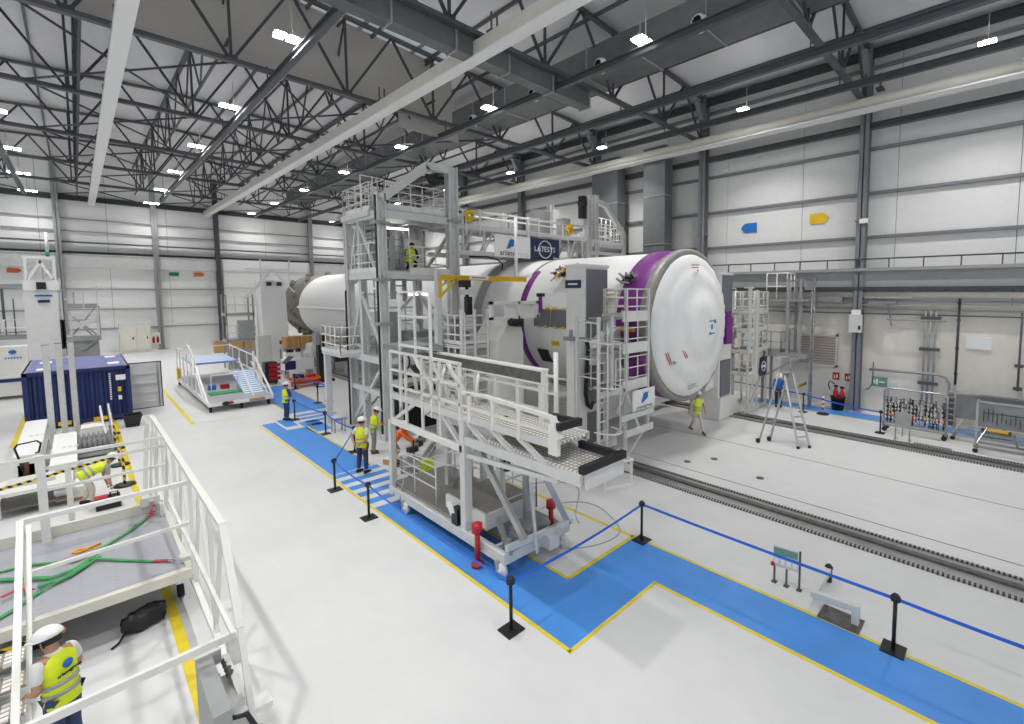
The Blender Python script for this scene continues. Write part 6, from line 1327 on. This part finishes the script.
part('slats', 'slat', t, lambda m: m.box((XR-.14,7.0,2.25),(XR-.06,8.9,3.8))); part('frame', 'lgrey', t, lambda m: (m.box((XR-.16,6.9,2.15),(XR-.02,7.0,3.9)), m.box((XR-.16,8.9,2.15),(XR-.02,9.0,3.9)), m.box((XR-.16,6.9,3.8),(XR-.02,9.0,3.9)), m.box((XR-.16,6.9,2.15),(XR-.02,9.0,2.25))))
single('wall_plate', MB().box((XR-.1,.6,3.6),(XR-.03,1.5,4.15)), 'swhite', 'plain white panel plate on the wall above the steel panel racks', 'panel', (XR-.06,1,3.9))  # blank white plate on the wall, carries no notices
t = thing('wall_pipe', 'grey pipe run with brackets climbing the wall behind the valve rack', 'pipe', (XR-.3,2.8,0))
part('riser', 'mgrey', t, lambda m: [m.tube([(XR-.3,y,.9),(XR-.3,y,5.3)], .045, 8) for y in (3.05,2.85,2.65)])
part('clamp', 'steel', t, lambda m: [m.box((XR-.36,2.45,z),(XR-.2,3.25,z+.14)) for z in (1.75,3.4,4.9)])
part('pipe_loop', 'mgrey', t, lambda m: m.tube([(XR-.35,5.3,2.25),(XR-.35,2.45,2.3),(XR-.35,2.15,2.2),(XR-.35,2.0,1.9),(XR-.35,2.0,.2)], .07, 8))
t = thing('wall_pipe', 'black thin pipe running down the wall from the conduit lines', 'pipe', (XR-.3,1.8,2))
part('riser', 'dsteel', t, lambda m: m.tube([(XR-.3,1.8,1.9),(XR-.3,1.8,5.9)], .05, 8)); part('clamp', 'dsteel', t, lambda m: [m.cbox((XR-.28,1.8,z),(.12,.14,.1)) for z in (2.4,3.6,4.9,5.7)])
t = thing('wall_pipe', 'dark thin pipe at the wall above the nearer steel panel rack', 'pipe', (XR-.3,-.35,1))
part('riser', 'steel', t, lambda m: m.tube([(XR-.3,-.35,1.9),(XR-.3,-.35,5.3)], .04, 8)); part('clamp', 'steel', t, lambda m: [m.cbox((XR-.28,-.35,z),(.12,.3,.14)) for z in (2.0,3.0)])
t = thing('emergency_lamp', 'small light box with a cable on the wall left of the exit sign', 'lamp', (XR-.1,5.3,1.2))
part('lamp_body', 'swhite', t, lambda m: m.cbox((XR-.08,4.25,1.5),(.1,.18,.35))); part('cable', 'black', t, lambda m: m.tube([(XR-.05,5.2,2.6),(XR-.05,5.2,1.5),(XR-.05,5.35,1.2),(XR-.05,5.5,1.1)], .02, 5))
t = thing('pipe_bracket', 'grey bracketed pipe support on the column just above the louvre', 'pipe support', (26.6,5,5.3))
part('support_plate', 'galv', t, lambda m: (m.box((26.5,4.2,5.6),(26.9,5.4,5.75)), m.box((26.5,6.6,5.65),(26.9,8.2,5.95)), m.bar((26.8,4.6,5.7),(26.8,4.4,4.5),.06))); part('pipe_end', 'mgrey', t, lambda m: (m.tube([(26.7,3.6,5.9),(26.7,5.6,5.9)], .06, 6), m.tube([(26.7,4.6,4.85),(26.7,2.2,4.85)], .04, 6)))

# valve rack
t = thing('valve_rack', 'steel frame rack crowded with valves and coloured fittings by the wall', 'rack', (23.8,3.0,0))
xr = 23.8
part('frame', 'alu', t, lambda m: (m.tube([(xr,4.05,.2),(xr,4.05,1.85),(xr,3.9,1.95),(xr,1.95,1.95),(xr,1.8,1.85),(xr,1.8,.2)], .05, 8), m.bar((xr,4.05,.3),(xr,1.8,.3),.07), m.bar((xr+.6,4.05,.3),(xr+.6,1.8,.3),.07), m.bar((xr+.5,4.0,.25),(xr+.5,4.0,1.9),.07), m.bar((xr+.5,1.85,.25),(xr+.5,1.85,1.9),.07), [m.bar((xr,4.05,z),(xr,1.8,z),.03) for z in (.75,1.15,1.5)]))
part('wheel', 'rubber', t, lambda m: [m.cyl((x-.04,y,.1),(x+.04,y,.1),.1,10) for x in (xr,xr+.5) for y in (4.0,1.85)])
rnd = random.Random(11); vmat = ('dsteel','alu','iron','black','mgrey','dsteel','iron','black')
for j, z in enumerate((.55,.76,.98,1.2,1.42)):
    for i in range(18):
        y = 3.9 - .117*i + rnd.uniform(-.03,.03); mm = vmat[rnd.randrange(8)]; r = .026+rnd.uniform(0,.02); dz = rnd.uniform(-.05,.05)
        if j == 1 and i % 4 == 0: mm = 'red'
        if j == 1 and i % 5 == 2: mm = 'wood'
        part('valve', mm, t, lambda m: (m.cyl((xr-.1,y,z+dz),(xr+.1,y,z+dz),r,6), m.cyl((xr-.03,y,z+dz-.12),(xr-.03,y,z+dz+.15),r*.7,6), m.cbox((xr-.06,y,z+dz+.14),(.05,.1,.03)), m.cyl((xr-.16,y,z+dz),(xr-.1,y,z+dz),r*1.5,6)))
t = thing('plate_stand', 'small bare steel plate stand in front of the valve rack', 'stand', (22.6,3.1,0))
part('plate', 'alu', t, lambda m: m.bar((22.65,3.42,.95),(22.55,2.85,.95),.03,.5)); part('leg', 'alu', t, lambda m: [m.bar((22.62,y,0),(22.62,y,1.2),.05) for y in (3.4,2.9)]); part('foot_bar', 'alu', t, lambda m: [m.bar((22.4,y,.03),(22.9,y,.03),.05) for y in (3.4,2.9)])
part('middle_leg', 'alu', t, lambda m: m.bar((22.62,3.15,.2),(22.62,3.15,.7),.04))
single('floor_grating', MB().box((22.3,1.5,0),(22.75,2.75,.02)), 'grate', 'narrow iron floor grating beside the far toothed rail', 'grating', (22.5,2.1,0))
# panel racks
def panel_rack(x, ya, yb, z0, z1, label):
    t = thing('panel_rack', label, 'rack', (x,(ya+yb)/2,0), 'steel panel racks by the wall')
    part('panel', 'galv', t, lambda m: m.box((x,ya,z0),(x+.04,yb,z1)))
    part('frame', 'alu', t, lambda m: (m.bar((x,ya,.15),(x,ya,z1+.05),.08), m.bar((x,yb,.15),(x,yb,z1+.05),.08), m.bar((x+.7,ya,.15),(x+.7,ya,z1),.07), m.bar((x,ya,z1+.05),(x,yb,z1+.05),.07), m.bar((x,ya,.25),(x+.7,ya,.25),.07), m.bar((x,yb,.25),(x+.7,yb,.25),.07), m.bar((x,ya,.25),(x,yb,.25),.08), m.bar((x+.7,ya,.25),(x+.7,yb,.25),.08), m.bar((x,ya,.3),(x+.7,ya-.4,z0),.05)))
    part('wheel', 'rubber', t, lambda m: [m.cyl((x+d-.04,y,.08),(x+d+.04,y,.08),.09,10) for d in (0,.7) for y in (ya,yb)])
    return t
p = panel_rack(24.3,1.6,-1.4,.95,1.95,'steel panel rack standing behind, nearer the wall pipes')
part('side_fittings', 'steel', p, lambda m: [m.cbox((24.2,1.75,.7+.25*k),(.3,.3,.12)) for k in range(5)])
p = panel_rack(22.9,.8,-2.2,1.05,1.95,'steel panel rack with thin piping lines, nearer the toothed rail')
rnd = random.Random(5)
part('piping', 'dsteel', p, lambda m: [(m.bar((22.87,.6-.13*k,1.1+rnd.uniform(.05,.2)),(22.87,.6-.13*k,1.3+rnd.uniform(.1,.5)),.025), m.bar((22.87,.6-.13*k,1.6),(22.87,.45-.13*k,1.6),.02)) for k in range(18)])
part('lower_hoses', 'dgrey', p, lambda m: [m.tube([(22.9,.6-.3*k,.9),(22.7,.5-.3*k,.5),(23.1,.2-.3*k,.35),(23.4,.3-.3*k,.5)], .03, 5) for k in range(3, 7)])
t = thing('kerb_ramp', 'black and yellow striped cable ramp on the blue walkway by the wall', 'ramp', (26.0,.3,0))
part('ramp_block', 'black', t, lambda m: m.prism([(25.6,.75,0),(26.6,.75,0),(26.4,.75,.2),(25.8,.75,.2)], (0,-1.0,0))); part('yellow_lid', 'jyellow', t, lambda m: m.box((25.85,.6,.2),(26.35,-.15,.23)))
t = thing('wall_bench', 'long low steel pipe bench along the wall behind the panel racks', 'bench', (26.2,0,0))
part('bench_top', 'mgrey', t, lambda m: (m.box((26.3,-3,1.55),(26.75,2.0,1.65)), m.box((26.3,-3,.9),(26.6,1.9,1.5)))); part('leg', 'mgrey', t, lambda m: [m.bar((26.68,y,0),(26.68,y,1.55),.08) for y in (1.8,0,-2)])
# ------------------------------------------------------------------ camera, air and exposure
cam = bpy.data.cameras.new('camera'); co = bpy.data.objects.new('camera', cam); COL.objects.link(co)
cam.sensor_fit = 'HORIZONTAL'; cam.sensor_width = 36; cam.lens = 36*464.5/1024; cam.clip_end = 300
cam.shift_x = (512-597)/1024; cam.shift_y = -(362-326)/1024
co.location = (0,0,6.2)
co.rotation_euler = (math.radians(90-4.187), 0, math.radians(-48.23))
SC.camera = co
w = bpy.data.worlds.new('world'); SC.world = w; w.use_nodes = True
w.node_tree.nodes['Background'].inputs['Color'].default_value = (.8,.85,.9,1); w.node_tree.nodes['Background'].inputs['Strength'].default_value = .75
vs = SC.view_settings; vs.view_transform = 'Standard'; vs.look = 'None'; vs.gamma = 1; vs.exposure = 0; vs.use_curve_mapping = False
SC.cycles.use_denoising = True; SC.cycles.max_bounces = 8; SC.cycles.diffuse_bounces = 6; SC.cycles.caustics_reflective = False; SC.cycles.caustics_refractive = False
SC.cycles.sample_clamp_indirect = 6
